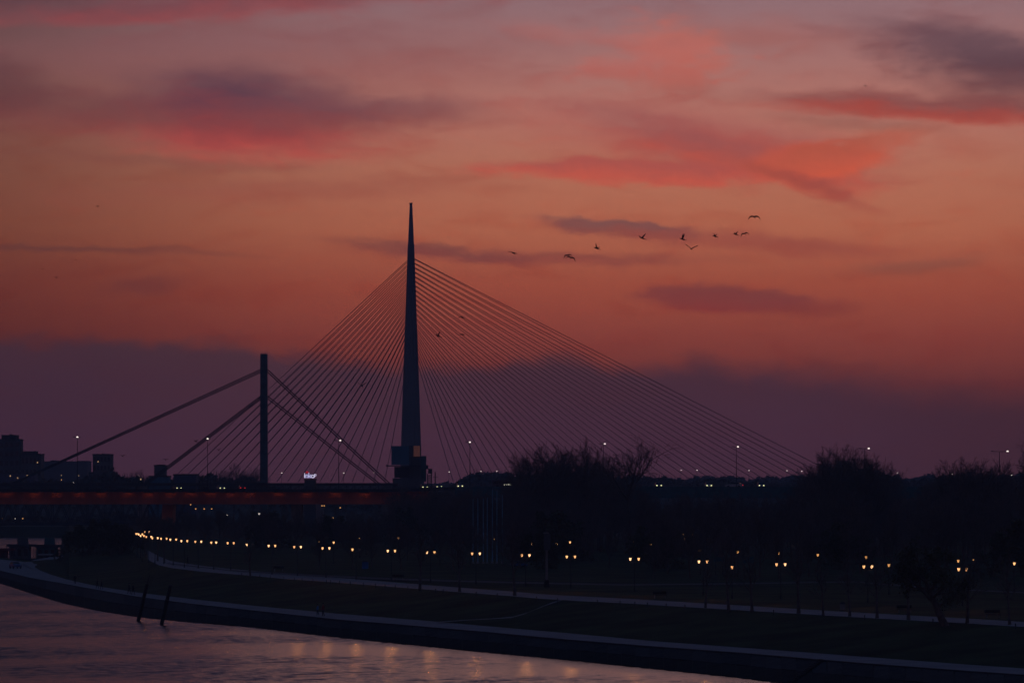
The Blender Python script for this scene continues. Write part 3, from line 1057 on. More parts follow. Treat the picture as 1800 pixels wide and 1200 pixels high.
building('tower_block', 'tallest dark tower block at the far left edge of the skyline', 2600, -30, 34.5, 773, M_FACADE2,
         [(2, 28, 764, 773.5, M_ROOF, 'roof_house'), (33.8, 35.4, 774, 850, M_FACADE, 'edge_fin'), (16, 18, 762.5, 764.5, M_DARKM, 'aerial')],
         rows=8, colsn=7)
building('stepped_block', 'stepped mid-height dark block right of the tallest tower', 2580, 36.5, 72, 799, M_FACADE2,
         [(38, 62, 792.5, 799, M_ROOF, 'roof_house')], [(66, 812.5)], rows=5, colsn=5)
building('long_hall', 'long low dark hall behind the left end of the bridge', 3900, 76, 153, 811.5, M_FACADE,
         [(88, 96, 808.5, 812, M_ROOF, 'roof_house'), (136, 152, 809.5, 812, M_ROOF, 'roof_parapet')], [(108, 835), (138.5, 835.5), (140, 845)], depth=40)
building('square_tower', 'square dark tower standing alone beside the long hall', 2550, 163, 194.5, 799.5, M_FACADE2,
         [(164, 194, 798, 800, M_ROOF, 'roof_parapet'), (169, 171, 797, 799, M_DARKM, 'aerial'), (178, 181, 796.5, 799, M_DARKM, 'aerial'), (187, 188, 797, 799, M_DARKM, 'aerial')],
         [(172.5, 811), (185.5, 834.5), (177, 843), (180.5, 841.5)], rows=7, colsn=5)
building('low_building', 'low dark building between the square tower and the tree line', 2560, 156, 164, 831, M_FACADE2, [], [], depth=30)
building('low_building', 'wide low building in front of the tallest tower', 2480, -60, 60, 832, mat('bluish_facade', (0.12, 0.14, 0.22), 0.8), [], [(18, 836), (31, 839.5), (48, 835.5)], depth=20)
building('small_tower', 'small blocky tower where the lower left cables end', 2400, 271, 291, 819, M_FACADE2, [(274, 289, 816, 819, M_ROOF, 'roof_house')], [], depth=10)
building('blue_shed', 'low dark blue shed left of the square bridge pylon', 2100, 262, 296, 838, M_BLUE, [], [(247.5, 842)], depth=15, cat='shed')
building('blue_shed', 'longer blue-grey shed under the lower left cables', 2120, 305, 345, 835, mat('slate_blue_cladding', (0.09, 0.12, 0.20), 0.7), [], [], depth=15, cat='shed')

# scattered far city lights: each a lamp on a post
lights_far = [(108, 843, 2300, 0), (129.5, 848, 2300, 1), (218, 842, 2300, 0), (244, 836, 2300, 1), (239.5, 845.5, 2300, 0), (5, 911, 1900, 0), (27, 911, 1900, 1), (40, 911, 1900, 0),
              (335, 886.5, 1850, 0), (344, 894, 1850, 0), (359, 894, 1850, 0), (372, 894, 1850, 0), (399, 905, 1650, 1), (455.5, 902.5, 1450, 2), (484, 903, 1500, 1), (484, 924.5, 1400, 1),
              (585, 910, 1450, 0), (522, 890.5, 1750, 0), (566, 888.5, 1750, 0), (570, 888.5, 1750, 0), (598, 892, 1750, 0), (1157, 893.5, 1480, 1)]
fpole = MB().tube((0, 0, 0), (0, 0, 1), 0.09, 0.07, 5).mesh('pole', M_DARKM)
fh = {0: MB().frus(-0.14, 0.14, -0.14, 0.14, -0.14, 0.15, 1.3).mesh('luminaire', M_LAMPD), 1: MB().frus(-0.13, 0.13, -0.13, 0.13, -0.13, 0.13, 0.8).mesh('luminaire', M_LAMPW),
      2: MB().frus(-0.26, 0.26, -0.22, 0.22, -0.22, 0.22, 0.8).mesh('luminaire', M_LAMPW)}
cap_me = MB().frus(-0.3, 0.3, -0.3, 0.3, 0.0, 0.16, 0.4).mesh('cap', M_DARKM)
for i, (px, py, D, k) in enumerate(sorted(lights_far)):
    zb = 5.0 if D > 2096 or px > X_END else 1.5
    zt = zw(py, D)
    o = thing('lamp_post', '%s distant lamp near the bridges, %s from the left' % ('small white' if k else 'small amber', ORD[i]), 'lamp post', (xw(px, D), D, zb), 0, 'scattered far lamps around the bridges')
    link('pole', fpole, o, scale=(1, 1, zt - zb - 0.2))
    link('luminaire', fh[k], o, (0, 0, zt - zb))
    link('cap', cap_me, o, (0, 0, zt - zb + 0.22))

# lit sign on its block
DS = 1720.0
sg = thing('illuminated_sign', 'lit white and violet lettered sign with red mark on a dark block', 'sign', (xw(545, DS), DS, 5))
sg['_o'] = (xw(545, DS), DS, 5)
MB().box(xw(535, DS), xw(555, DS), DS, DS + 5, 5, zw(843.5, DS)).build('block', M_FACADE2, sg)
MB().box(xw(534.3, DS), xw(555.7, DS), DS - 0.15, DS + 5.15, zw(843.4, DS), zw(841.3, DS)).build('block_cap', M_ROOF, sg)


def text_part(name, s, px, py, hpx, m, parent, D, thick=0.1):
    cu = bpy.data.curves.new('t', 'FONT')
    cu.body = s
    cu.size = 1.0
    cu.extrude = 0.05
    cu.offset = 0.02
    ob_ = bpy.data.objects.new('t', cu)
    col.objects.link(ob_)
    dg = bpy.context.evaluated_depsgraph_get()
    me = bpy.data.meshes.new_from_object(ob_.evaluated_get(dg))
    bpy.data.objects.remove(ob_)
    k = hpx * D / F / 0.52
    me.transform(Matrix.Rotation(math.radians(90), 4, 'X'))
    me.transform(Matrix.Scale(k, 4))
    me.materials.clear()
    me.materials.append(m)
    o = link(name, me, parent, Vector((xw(px, D), D - 0.2, zw(py, D))) - Vector(parent['_o']))
    return o


text_part('letter', 'i', 534.2, 839.2, 6.4, M_LETTERW, sg, DS)
text_part('letter', 'n', 536.4, 839.2, 6.4, M_LETTER, sg, DS)
text_part('letter', 'k', 541.6, 839.2, 6.4, M_LETTER, sg, DS)
text_part('letter', 'o', 546.6, 839.6, 6.2, M_LETTERW, sg, DS)
text_part('letter', 'p', 552.0, 836.6, 4.4, M_LETTERW, sg, DS)
MB().box(xw(535, DS), xw(546, DS), DS - 0.28, DS - 0.1, zw(839.3, DS), zw(838.6, DS)).build('underline', M_LETTER, sg)
tr_ = MB()
A, B, C_, D_ = at(536.8, 831.3, DS - .3), at(538.5, 827.6, DS - .3), at(540.8, 827.6, DS - .3), at(544, 830.9, DS - .3)
tr_.hexa([A, A + Vector((0, .2, 0)), D_ + Vector((0, .2, 0)), D_, B, B + Vector((0, .2, 0)), C_ + Vector((0, .2, 0)), C_])
tr_.build('red_mark', M_SIGNRED, sg)
fr = MB()
for px in (537, 545, 553):
    fr.tube((xw(px, DS), DS + 0.3, zw(841.5, DS)), (xw(px, DS), DS + 0.3, zw(830, DS)), 0.06, 0.06, 4)
fr.build('sign_frame', M_DARKM, sg)

# industrial tower at the pylon's foot
DI = 2050.0
it = thing('industrial_tower', 'dark blue boxy plant tower with an orange panel beside the pylon foot', 'industrial tower', (xw(722, DI), DI, 5))
it['_o'] = (xw(722, DI), DI, 5)


def ibox(nm, x0, x1, y0, y1, m, dy=0.0, dp=8.0):
    MB().box(xw(x0, DI), xw(x1, DI), DI + dy, DI + dy + dp, zw(y1, DI), zw(y0, DI)).build(nm, m, it)


ibox('upper_box', 688, 719, 783.5, 816.5, M_BLUE, 0, 9)
ibox('core', 719.05, 739.5, 783, 846, M_FACADE2, 1.0, 9)
ibox('orange_panel', 727, 738.2, 783.3, 802, M_ORANGE, 0.7, 0.28)
ibox('platform', 679, 741, 817.5, 819.2, M_DARKM, -0.8, 11)
ibox('lower_box', 693, 719, 820, 839.5, M_DARKM, 1.2, 7.5)
ibox('side_silo', 739.6, 748.8, 801, 846, M_TEAL, 2, 6)
ibox('conveyor_box', 748.9, 752.5, 817, 824, M_DARKM, 2, 5)
ibox('stair_block', 752.6, 759.5, 823.5, 832, M_DARKM, 2, 5)
ibox('skirt', 690, 745, 840, 862, M_FACADE2, 0.5, 10)
for x in (741, 750.5, 757.5):
    ibox('leg', x, x + 1.6, 832, 866, M_DARKM, 1.9, 1.0)
for x in (720, 723, 726, 731, 735):
    ibox('rib', x, x + 0.7, 803, 838, M_DARKM, 0.7, 0.25)
r_ = MB()
r_.tube(at(678, 817.5, DI), at(681, 818, DI), 0.2, 0.2, 4)
r_.tube(at(765, 829, DI + 3), at(765, 862, DI + 3), 0.18, 0.25, 5)
r_.tube(at(761, 838, DI + 3), at(770, 838, DI + 3), 0.1, 0.1, 4)
for y in (834, 838, 842, 846, 850):
    r_.tube(at(751, y, DI + 2), at(758, y + 4, DI + 2), 0.1, 0.1, 4)
    r_.tube(at(758, y, DI + 2), at(751, y + 4, DI + 2), 0.1, 0.1, 4)
r_.build('lattice', M_DARKM, it)
railm = MB()
for x in range(690, 718, 3):
    railm.tube(at(x, 817.4, DI - 0.6), at(x, 815.6, DI - 0.6), 0.05, 0.05, 4)
railm.build('platform_railing', M_WHITE, it)

# ------------------------------------------------------------------ vehicles
def car_meshes(m):
    body = MB()
    prof = [(-2.1, 0.35), (-2.15, 0.75), (-1.9, 0.92), (-1.35, 0.98), (1.0, 0.98), (1.9, 0.86), (2.15, 0.65), (2.12, 0.35)]
    n = len(prof)
    i = len(body.v)
    for y in (-0.85, 0.85):
        for x, z in prof:
            body.v.append((x, y * (0.96 if z > 0.9 else 1), z))
    for k in range(n):
        body.f.append((i + k, i + (k + 1) % n, i + n + (k + 1) % n, i + n + k))
    body.f.append(tuple(range(i, i + n))[::-1])
    body.f.append(tuple(range(i + n, i + 2 * n)))
    cab = MB()
    cab.hexa([(-1.8, -0.78, 0.95), (1.05, -0.78, 0.95), (1.05, 0.78, 0.95), (-1.8, 0.78, 0.95), (-1.2, -0.62, 1.45), (0.25, -0.62, 1.45), (0.25, 0.62, 1.45), (-1.2, 0.62, 1.45)])
    roof = MB().hexa([(-1.22, -0.63, 1.452), (0.27, -0.63, 1.452), (0.27, 0.63, 1.452), (-1.22, 0.63, 1.452), (-1.1, -0.55, 1.5), (0.15, -0.55, 1.5), (0.15, 0.55, 1.5), (-1.1, 0.55, 1.5)])
    return body.mesh('body', m), cab.mesh('windows', M_GLASS), roof.mesh('roof', m)


CARS = [car_meshes(m) for m in M_CAR]
wheel_me = MB().tube((0, -0.1, 0), (0, 0.1, 0), 0.32, 0.32, 12).mesh('wheel', M_TYRE)
hl_me = MB().frus(-0.05, 0.08, -0.17, 0.17, -0.1, 0.1, 0.8).mesh('headlight', M_LAMPY)
hl_off = MB().frus(-0.05, 0.08, -0.17, 0.17, -0.1, 0.1, 0.8).mesh('headlight', M_LAMPOFF)
tl_me = MB().box(-0.05, 0.05, -0.14, 0.14, -0.07, 0.07).mesh('tail_light', M_TAIL)
tl_off = MB().box(-0.05, 0.05, -0.14, 0.14, -0.07, 0.07).mesh('tail_light', M_LAMPOFF)


def car(label, loc, rotz, kind, head=True, tail=True, scale=1.0, group=None):
    o = thing('car', label, 'car', loc, rotz, group, scale)
    for nm, me in zip(('body', 'windows', 'roof'), CARS[kind]):
        link(nm, me, o)
    for x in (-1.3, 1.3):
        for y in (-0.8, 0.8):
            link('wheel', wheel_me, o, (x, y, 0.32))
    for y in (-0.6, 0.6):
        link('headlight', hl_me if head else hl_off, o, (2.14, y, 0.68))
        link('tail_light', tl_me if tail else tl_off, o, (-2.16, y, 0.72))
    return o


GRPC = 'cars driving along the road bridge'
# facing the camera (front = +x turned to -y)
for px, kind, rot, lbl in ((311, 0, -70, 'car with small headlights on the red bridge left of the square pylon'),
                           (388, 3, -75, 'car with headlights on the red bridge just left of the square pylon'),
                           (745, 0, -80, 'car with headlights at the foot of the plant tower'),
                           (769, 1, -75, 'car with headlights just right of the plant tower'),
                           (808, 3, -85, 'car with strong yellow headlights where the viaduct begins'),
                           (1157, 0, -85, 'car with strong yellow headlights right of the bare tree'),
                           (1245, 3, -85, 'car with strong yellow headlights left of the tall road lamp'),
                           (1337, 1, -85, 'car with small headlights right of the tall road lamp'),
                           (1429, 0, -90, 'car with yellow headlights beside the round tree clump')):
    d = gy(px) + 6
    car(lbl, (xw(px, d), d, gzt(px) - 0.88), math.radians(rot), kind, True, False, 1.0, GRPC)
car('car showing red tail lights on the red bridge near the square pylon', (xw(425, DG + 4), DG + 4, gzt(425) - 0.88), math.radians(100), 2, False, True, 1.0, GRPC)
car('pale car in side view on the viaduct below the tall lamp', (xw(1290, gy(1290) + 3), gy(1290) + 3, gzt(1290) - 0.95), math.radians(175), 3, False, True, 1.15, GRPC)
# bus with a row of small lights
d = gy(893) + 8
bs = thing('bus', 'bus with a row of small white lights above the viaduct', 'bus', (xw(893, d), d, gzt(893) - 0.88), 0)
MB().box(-4.5, 4.5, -1.2, 1.2, 0.4, 2.1).build('body', M_CAR[0], bs, (0, 0, 0))
for k in range(5):
    MB().box(-4.2 + k * 1.7, -2.8 + k * 1.7, -1.24, -1.205, 1.2, 1.9).build('window', M_GLASS, bs, (0, 0, 0))
for k in range(4):
    MB().box(-1.2 + k * 0.55, -0.85 + k * 0.55, -1.3, -1.22, 0.75, 1.05).build('marker_light', mat('bus_light', (.9, .9, .9), .4, emit=(1, .95, .7), estr=1.2), bs, (0, 0, 0))
for x in (-3, 3):
    for y in (-1.1, 1.1):
        link('wheel', wheel_me, bs, (x, y, 0.4), scale=1.25)

# ------------------------------------------------------------------ trees
def grow_tree(seed, H, trunk_h, r0, n1, ang, spread, lv_len=(0.62, 0.55, 0.5), up=0.35, n2=6, n3=6, n4=3, leaf=0, leaf_size=0.18, tw=0.022, lean=0.0, droop=0.0, topf=0.72, lf=0.42, cf=0.42):
    R = random.Random(seed)
    wood, tw_mb, leaves = MB(), MB(), []

    def bend(d, amt):
        v = Vector((R.gauss(0, 1), R.gauss(0, 1), R.gauss(0, 1))) * amt
        return (d + v).normalized()

    def branch(p, d, L, r, lvl):
        segs = 4 if lvl <= 1 else (3 if lvl == 2 else 2)
        pts = [p]
        rr = r
        q = p
        for i in range(segs):
            d = bend(d, 0.11 if lvl < 3 else 0.18)
            tro = up * (0.16 if lvl < 3 else 0.1) - (droop * 0.25 if lvl >= 3 else 0)
            d = (d + Vector((0, 0, tro))).normalized()
            q2 = q + d * (L / segs)
            r2 = max(tw * 0.7, r * (1 - (i + 1) / segs * 0.62))
            (wood if lvl <= 2 else tw_mb).tube(q, q2, rr, r2, 6 if lvl < 2 else (4 if lvl == 2 else 3), False)
            q, rr = q2, r2
            pts.append(q)
        if lvl >= 4 or (lvl == 3 and n4 == 0):
            for _ in range(leaf):
                leaves.append(pts[R.randrange(1, len(pts))] + Vector((R.gauss(0, .22), R.gauss(0, .22), R.gauss(0, .2))))
            return
        n = {1: n2, 2: n3, 3: n4}[lvl]
        for k in range(n):
            f = 0.28 + 0.72 * (k + R.random() * 0.8) / n
            f = min(f, 0.999)
            idx = f * segs
            i0 = int(idx)
            pp = pts[i0].lerp(pts[i0 + 1], idx - i0)
            a = 2 * math.pi * R.random()
            side = d.orthogonal().normalized()
            side.rotate(Matrix.Rotation(a, 3, d))
            dd = (d * math.cos(math.radians(38)) + side * math.sin(math.radians(38 + R.uniform(-12, 14)))).normalized()
            branch(pp, dd, L * lv_len[lvl - 1] * R.uniform(0.7, 1.15) * (1.1 - 0.35 * f), max(tw, r * cf), lvl + 1)

    # trunk
    q = Vector((0, 0, -0.3))
    d = Vector((lean, 0, 1)).normalized()
    n = 6
    top = H * topf
    pts = [q]
    rr = r0 * 1.35
    for i in range(n):
        d = bend(d, 0.035)
        q2 = q + d * (top / n)
        r2 = r0 * (1 - 0.62 * (i + 1) / n)
        wood.tube(q, q2, rr, r2, 8, False)
        q, rr = q2, r2
        pts.append(q)
    for k in range(n1):
        f = trunk_h / top + (1 - trunk_h / top) * (k + R.random()) / n1
        f = min(f, 0.995)
        i0 = int(f * n)
        pp = pts[i0].lerp(pts[i0 + 1], f * n - i0)
        a = k * 2.4 + R.uniform(-.4, .4)
        el_ = math.radians(ang + R.uniform(-10, 10) + 25 * f)
        dd = Vector((math.cos(a) * math.cos(el_), math.sin(a) * math.cos(el_), math.sin(el_)))
        L = spread * (1.15 - 0.55 * f) * R.uniform(0.8, 1.15)
        branch(pp, dd, L, r0 * lf * (1.1 - 0.5 * f), 1)
    branch(pts[-1], Vector((0.1, 0, 1)), H * (1 - topf), r0 * 0.38, 1)
    cr = tw_mb
    if leaves:
        for c in leaves:
            nrm = Vector((R.gauss(0, 1), R.gauss(0, 1), R.gauss(0, 1))).normalized()
            s1 = nrm.orthogonal().normalized() * leaf_size * R.uniform(.6, 1.4)
            s2 = nrm.cross(s1).normalized() * leaf_size * R.uniform(.5, 1.2)
            cr.quad(c - s1, c - s2, c + s1, c + s2)
    return wood.mesh('trunk', M_BARK), cr.mesh('crown', M_LEAF if leaf else M_TWIG)


TR = {
    'fan': grow_tree(13, 24, 13.2, 0.46, 8, 22, 17.0, up=0.30, n2=6, n3=5, n4=4, tw=0.036, topf=0.60, lf=0.70, cf=0.46),
    'round_a': grow_tree(21, 15, 3.0, 0.26, 16, 24, 7.2, n2=8, n3=7, n4=4, tw=0.02, up=0.9),
    'round_b': grow_tree(24, 14, 2.4, 0.25, 15, 20, 7.4, n2=8, n3=7, n4=4, tw=0.02, up=0.8),
    'tall': grow_tree(31, 19, 3.0, 0.28, 18, 42, 5.6, n2=7, n3=7, n4=4, tw=0.02, up=0.9),
    'bare': grow_tree(43, 16, 3.0, 0.26, 16, 30, 7.5, n2=8, n3=7, n4=4, tw=0.02, up=0.9),
    'bush': grow_tree(51, 7.5, 0.5, 0.16, 13, 12, 4.8, n2=7, n3=6, n4=3, leaf=4, leaf_size=0.2, tw=0.03, up=0.2),
    'young': grow_tree(61, 8.5, 2.8, 0.2, 9, 38, 2.3, n2=5, n3=5, n4=2, tw=0.014, up=0.6),
    'young_b': grow_tree(62, 7.6, 2.5, 0.18, 9, 30, 2.4, n2=5, n3=5, n4=2, tw=0.014, up=0.5),
    'willow': grow_tree(71, 9.5, 2.6, 0.46, 11, 20, 4.6, n2=7, n3=6, n4=4, leaf=2, leaf_size=0.12, tw=0.018, lean=-0.38, droop=1.6, up=0.1),
}


def tree(kind, px, D, scale, label, group=None, zb=None, name=None, rz=None):
    z = ground_z(px, D) if zb is None else zb
    o = thing(name or {'bush': 'bushy_tree', 'willow': 'willow_tree'}.get(kind, 'park_tree'), label, 'tree', (xw(px, D), D, z - 0.1),
              rnd.uniform(0, 6.28) if rz is None else rz, group, scale)
    link('trunk', TR[kind][0], o)
    link('crown', TR[kind][1], o)
    return o


THC = {}


def htop(kind, px, D, ytop):
    H = sorted(v.co.z for v in TR[kind][1].vertices)[int(len(TR[kind][1].vertices) * 0.965)] if kind not in THC else THC[kind]
    THC[kind] = H
    return max(0.2, (zw(ytop, D) - ground_z(px, D)) / H)


# single trees that stand out
D = 1180
tree('fan', 1112, D, htop('fan', 1110, D, 782), 'tall bare tree with fan of forked branches against the sky', None, rz=0.6)
for kd, px, D, yt, lb in (
        ('round_a', 932, 1250, 806, 'budding tree at the left end of the tall tree clump'),
        ('round_b', 958, 1230, 797, 'budding tree second from left in the tall clump'),
        ('round_a', 990, 1240, 794, 'budding tree in the middle of the tall clump'),
        ('tall', 1028, 1220, 790, 'tallest budding tree of the clump left of the bare fan tree'),
        ('round_b', 1056, 1240, 803, 'budding tree just left of the bare fan tree'),
        ('round_a', 1068, 1250, 828, 'low budding tree beside the bare fan tree'),
        ('round_b', 1462, 1150, 803, 'round budding tree at the left of the clump under the skyline'),
        ('bare', 1484, 1170, 797, 'round bare-branched tree topping the right middle clump'),
        ('round_a', 1512, 1160, 805, 'round budding tree at the right of the middle clump'),
        ('bare', 1540, 1180, 815, 'bare tree sloping down the right side of the clump'),
        ('round_a', 1430, 1170, 832, 'low budding tree left of the round clump'),
        ('round_b', 1694, 1100, 820, 'budding flat-topped tree at the right under the skyline'),
        ('round_a', 1722, 1090, 822, 'budding tree beside the double-arm road lamp'),
        ('bare', 1755, 1100, 822, 'bare tree below the double-arm road lamp'),
        ('tall', 1806, 980, 782, 'tall tree cut by the right edge of the picture'),
        ('bare', 1648, 1120, 842, 'low bare tree left of the flat-topped tree'),
        ('bare', 410, 2150, 822, 'far bare tree left of the square pylon'),
        ('bare', 443, 2150, 828, 'far low tree touching the square pylon'),
        ('bare', 245, 2300, 832, 'far small tree left of the blue shed'),
        ('bush', 178, 1250, 917, 'wide dark bushy tree on the point of land by the river'),
        ('bush', 215, 1230, 924, 'dark bushy tree right of the wide one on the point'),
        ('bush', 146, 1270, 926, 'dark bushy tree at the water side of the point')):
    tree(kd, px, D, htop(kd, px, D, yt) * (1.0 if kd != 'bush' else 1.0), lb)

# row along the upper path
row = [(277, 985), (289, 988), (440, 1011), (738, 1034), (808, 1038), (905, 1045), (1240, 1066), (1281, 1070), (1322, 1072), (1404, 1076),
       (1447, 1079), (1494, 1081), (1542, 1084), (1597, 1087), (1700, 1093), (1775, 1096)]
for i, (px, py) in enumerate(row):
    D = F * (CH - Z_UP) / (py - HY)
    tree('young' if i % 2 else 'young_b', px, D, rnd.uniform(0.85, 1.2), 'slim dark tree along the upper path, %s from the left' % ORD[i], 'slim trees along the upper path', name='path_tree')
D = F * (CH - Z_UP) / (1093 - HY)
tree('willow', 1662, D, 1.0, 'leaning willow with greenish drooping crown beside the upper path', None, rz=0.0)
tree('bare', 1148, 900, 0.34, 'small forked tree on the lawn behind the upper path')

# the park wood behind the lamps: trees nobody tells apart
GW = 'trees of the dark park wood'
LW = 'dark park tree in the wood behind the lamp row'
kinds = ['round_a', 'round_b', 'bare', 'tall', 'bush']
cnt = 0
for (x0, x1, D0, D1, n, ya, yb) in ((250, 790, 1180, 1560, 46, 893, 918), (690, 830, 1420, 1560, 16, 858, 884), (790, 920, 1150, 1480, 16, 868, 890), (915, 1070, 1215, 1400, 13, 806, 850), (1075, 1140, 1230, 1450, 7, 852, 885), (1440, 1560, 1150, 1300, 10, 808, 845), (1655, 1760, 1100, 1250, 10, 822, 850), (900, 1140, 1130, 1450, 18, 860, 890), (1130, 1440, 1050, 1400, 34, 872, 892),
                                    (1430, 1660, 1000, 1380, 24, 866, 895), (1640, 1830, 960, 1350, 20, 860, 895), (1150, 1830, 880, 1000, 20, 890, 930), (560, 1150, 980, 1100, 16, 905, 935)):
    for k in range(n):
        px = x0 + (x1 - x0) * (k + rnd.random()) / n
        D = rnd.uniform(D0, D1)
        kd = rnd.choice(kinds)
        yt = rnd.uniform(ya, yb)
        if kd == 'bush' and htop(kd, px, D, yt) > 1.25:
            kd = 'bare'
        tree(kd, px, D, htop(kd, px, D, yt), LW, GW)


# far masses of wood
def woodland(name, label, D, depth, prof, seed, size=1.4, dens=1.0):
    R = random.Random(seed)
    mb = MB()
    x0, x1 = prof[0][0], prof[-1][0]
    step = 6
    ng = [R.gauss(0, 1) for _ in range(4000)]

    def top(px):
        j = lerp_pts(prof, px)
        w = sum(math.sin(px * f + ph) * a for f, ph, a in ((0.11, 1.3, 1.6), (0.23, 0.4, 1.1), (0.047, 2.2, 2.0), (0.41, 5.1, 0.8)))
        return zw(j + w, D)
    # core
    px = x0
    while px < x1:
        a, b_ = px, min(px + step, x1)
        za, zb = top(a) - 1.2, top(b_) - 1.2
        for (da, db, ka, kb_) in ((0, depth * .3, 0.0, 1.0), (depth * .3, depth, 1.0, 0.9)):
            mb.quad((xw(a, D + da), D + da, 4 + (za - 4) * ka), (xw(b_, D + da), D + da, 4 + (zb - 4) * ka), (xw(b_, D + db), D + db, 4 + (zb - 4) * kb_), (xw(a, D + db), D + db, 4 + (za - 4) * kb_))
        px += step
    n = int((x1 - x0) * 9 * dens)
    for _ in range(n):
        px = R.uniform(x0, x1)
        f = R.random()
        zt = top(px)
        z = zt - 1.0 - abs(R.gauss(0, 1)) * (zt - 5) * 0.25 + R.uniform(0, 1.5)
        dd = D + depth * 0.3 * max(0, min(1, (z - 4) / max(1, zt - 4))) - R.uniform(-1, 3)
        c = Vector((xw(px, dd), dd, z))
        nrm = Vector((R.gauss(0, 1), R.gauss(0, 1), R.gauss(0, 1))).normalized()
        s1 = nrm.orthogonal().normalized() * size * R.uniform(.4, 1.2)
        s2 = nrm.cross(s1).normalized() * size * R.uniform(.3, .9)
        mb.quad(c - s1, c - s2, c + s1, c + s2)
    for _ in range(int((x1 - x0) * 0.5 * dens)):   # bare tips against the sky
        px = R.uniform(x0, x1)
        zt = top(px)
        dd = D + depth * 0.3
        c = Vector((xw(px, dd), dd, zt - 2))
        mb.tube(c, c + Vector((R.uniform(-1, 1), 0, R.uniform(2, 4.5))), 0.16, 0.04, 3, False)
    o = mb.build(name, M_WOOD, None, (0, 0, 0))
    return tag(o, label, 'woodland', None, 'stuff')


woodland('woodland', 'hazy far wooded skyline beyond both bridges', 4300, 300, [(-300, 848), (200, 846), (440, 849), (490, 857), (740, 857), (790, 847), (1200, 840), (1560, 838), (2100, 836)], 1, 2.2, 1.0)
woodland('woodland', 'dark wooded rise right of the needle pylon', 2700, 250, [(783, 864), (800, 846), (830, 836), (850, 831), (900, 834), (960, 836), (1060, 838), (1150, 840), (1200, 842), (1222, 852), (1245, 846), (1270, 842), (1290, 850), (1310, 846), (1340, 846),
          (1370, 852), (1400, 848), (1430, 838), (1480, 830), (1540, 828), (1570, 838), (1600, 845), (1640, 841), (1700, 838), (1800, 836), (2000, 834)], 2, 1.5, 1.2)
woodland('woodland', 'dark tree mass below the far left skyline', 2250, 120, [(-120, 846), (60, 848), (160, 842), (198, 827), (212, 841), (232, 836), (260, 842), (300, 846), (350, 838), (372, 834), (400, 838), (445, 842), (475, 860), (700, 866), (800, 866)], 3, 1.2, 1.2)
woodland('woodland', 'dark far river bank thicket below the lattice bridge', 2110, 60, [(-160, 910), (60, 912), (110, 914), (160, 906), (240, 904), (330, 890)], 4, 1.0, 1.2)

# ------------------------------------------------------------------ lamps
twin = [(1692, 1000, 15.5), (1525.5, 995.5, 15.5), (1372.5, 991.5, 16.5), (1236, 986.7, 16), (1115.3, 982, 15.7), (1003.5, 978, 15.2), (924, 975.5, 14.2), (836.7, 972.5, 14.4),
        (757, 970.3, 14.2), (688, 967.7, 13.6), (626, 965.3, 13.6), (573, 963, 12.6), (523, 960.8, 12.2), (478, 958.8, 12), (438.8, 957, 10.4), (405.5, 954, 11), (375.7, 953, 8.6),
        (348.5, 951.5, 10.8), (324, 950.3, 10.8), (304.5, 947.8, 10.6), (288, 946.2, 10), (272.5, 945.2, 9.6), (261.5, 943, 9), (250, 941.2, 5.6), (247, 938.5, 6.4), (241, 937.7, 2.4), (258.5, 934.2, 7.6)]
GLINT_W = 300.0
GLL = 'twin lantern lamps along the riverside park'
lp_pole = MB().lathe([(0.11, 0), (0.11, 0.5), (0.06, 0.6), (0.045, 4.0)], 8).mesh('pole', M_DARKM)
lan_p = [(0.08, -0.20), (0.10, -0.17), (0.175, 0.13), (0.175, 0.15)]
lan_on = MB().lathe(lan_p, 8).mesh('lantern', M_LAMP)
M_LAMP2 = mat('warm_lamp_glass_low', (0.9, 0.7, 0.4), 0.4, emit=(1.0, 0.46, 0.18), estr=1.5)
M_LAMP3 = mat('warm_lamp_glass_high', (0.9, 0.7, 0.4), 0.4, emit=(1.0, 0.52, 0.24), estr=2.4)
lan_lo = MB().lathe(lan_p, 8).mesh('lantern', M_LAMP2)
lan_hi = MB().lathe(lan_p, 8).mesh('lantern', M_LAMP3)
lan_off = MB().lathe(lan_p, 8).mesh('lantern', M_LAMPOFF)
lan_dim = MB().lathe(lan_p, 8).mesh('lantern', M_LAMPD)
lcap = MB().lathe([(0.2, 0.153), (0.16, 0.21), (0.05, 0.28), (0.02, 0.34)], 8).mesh('lantern_cap', M_DARKM)
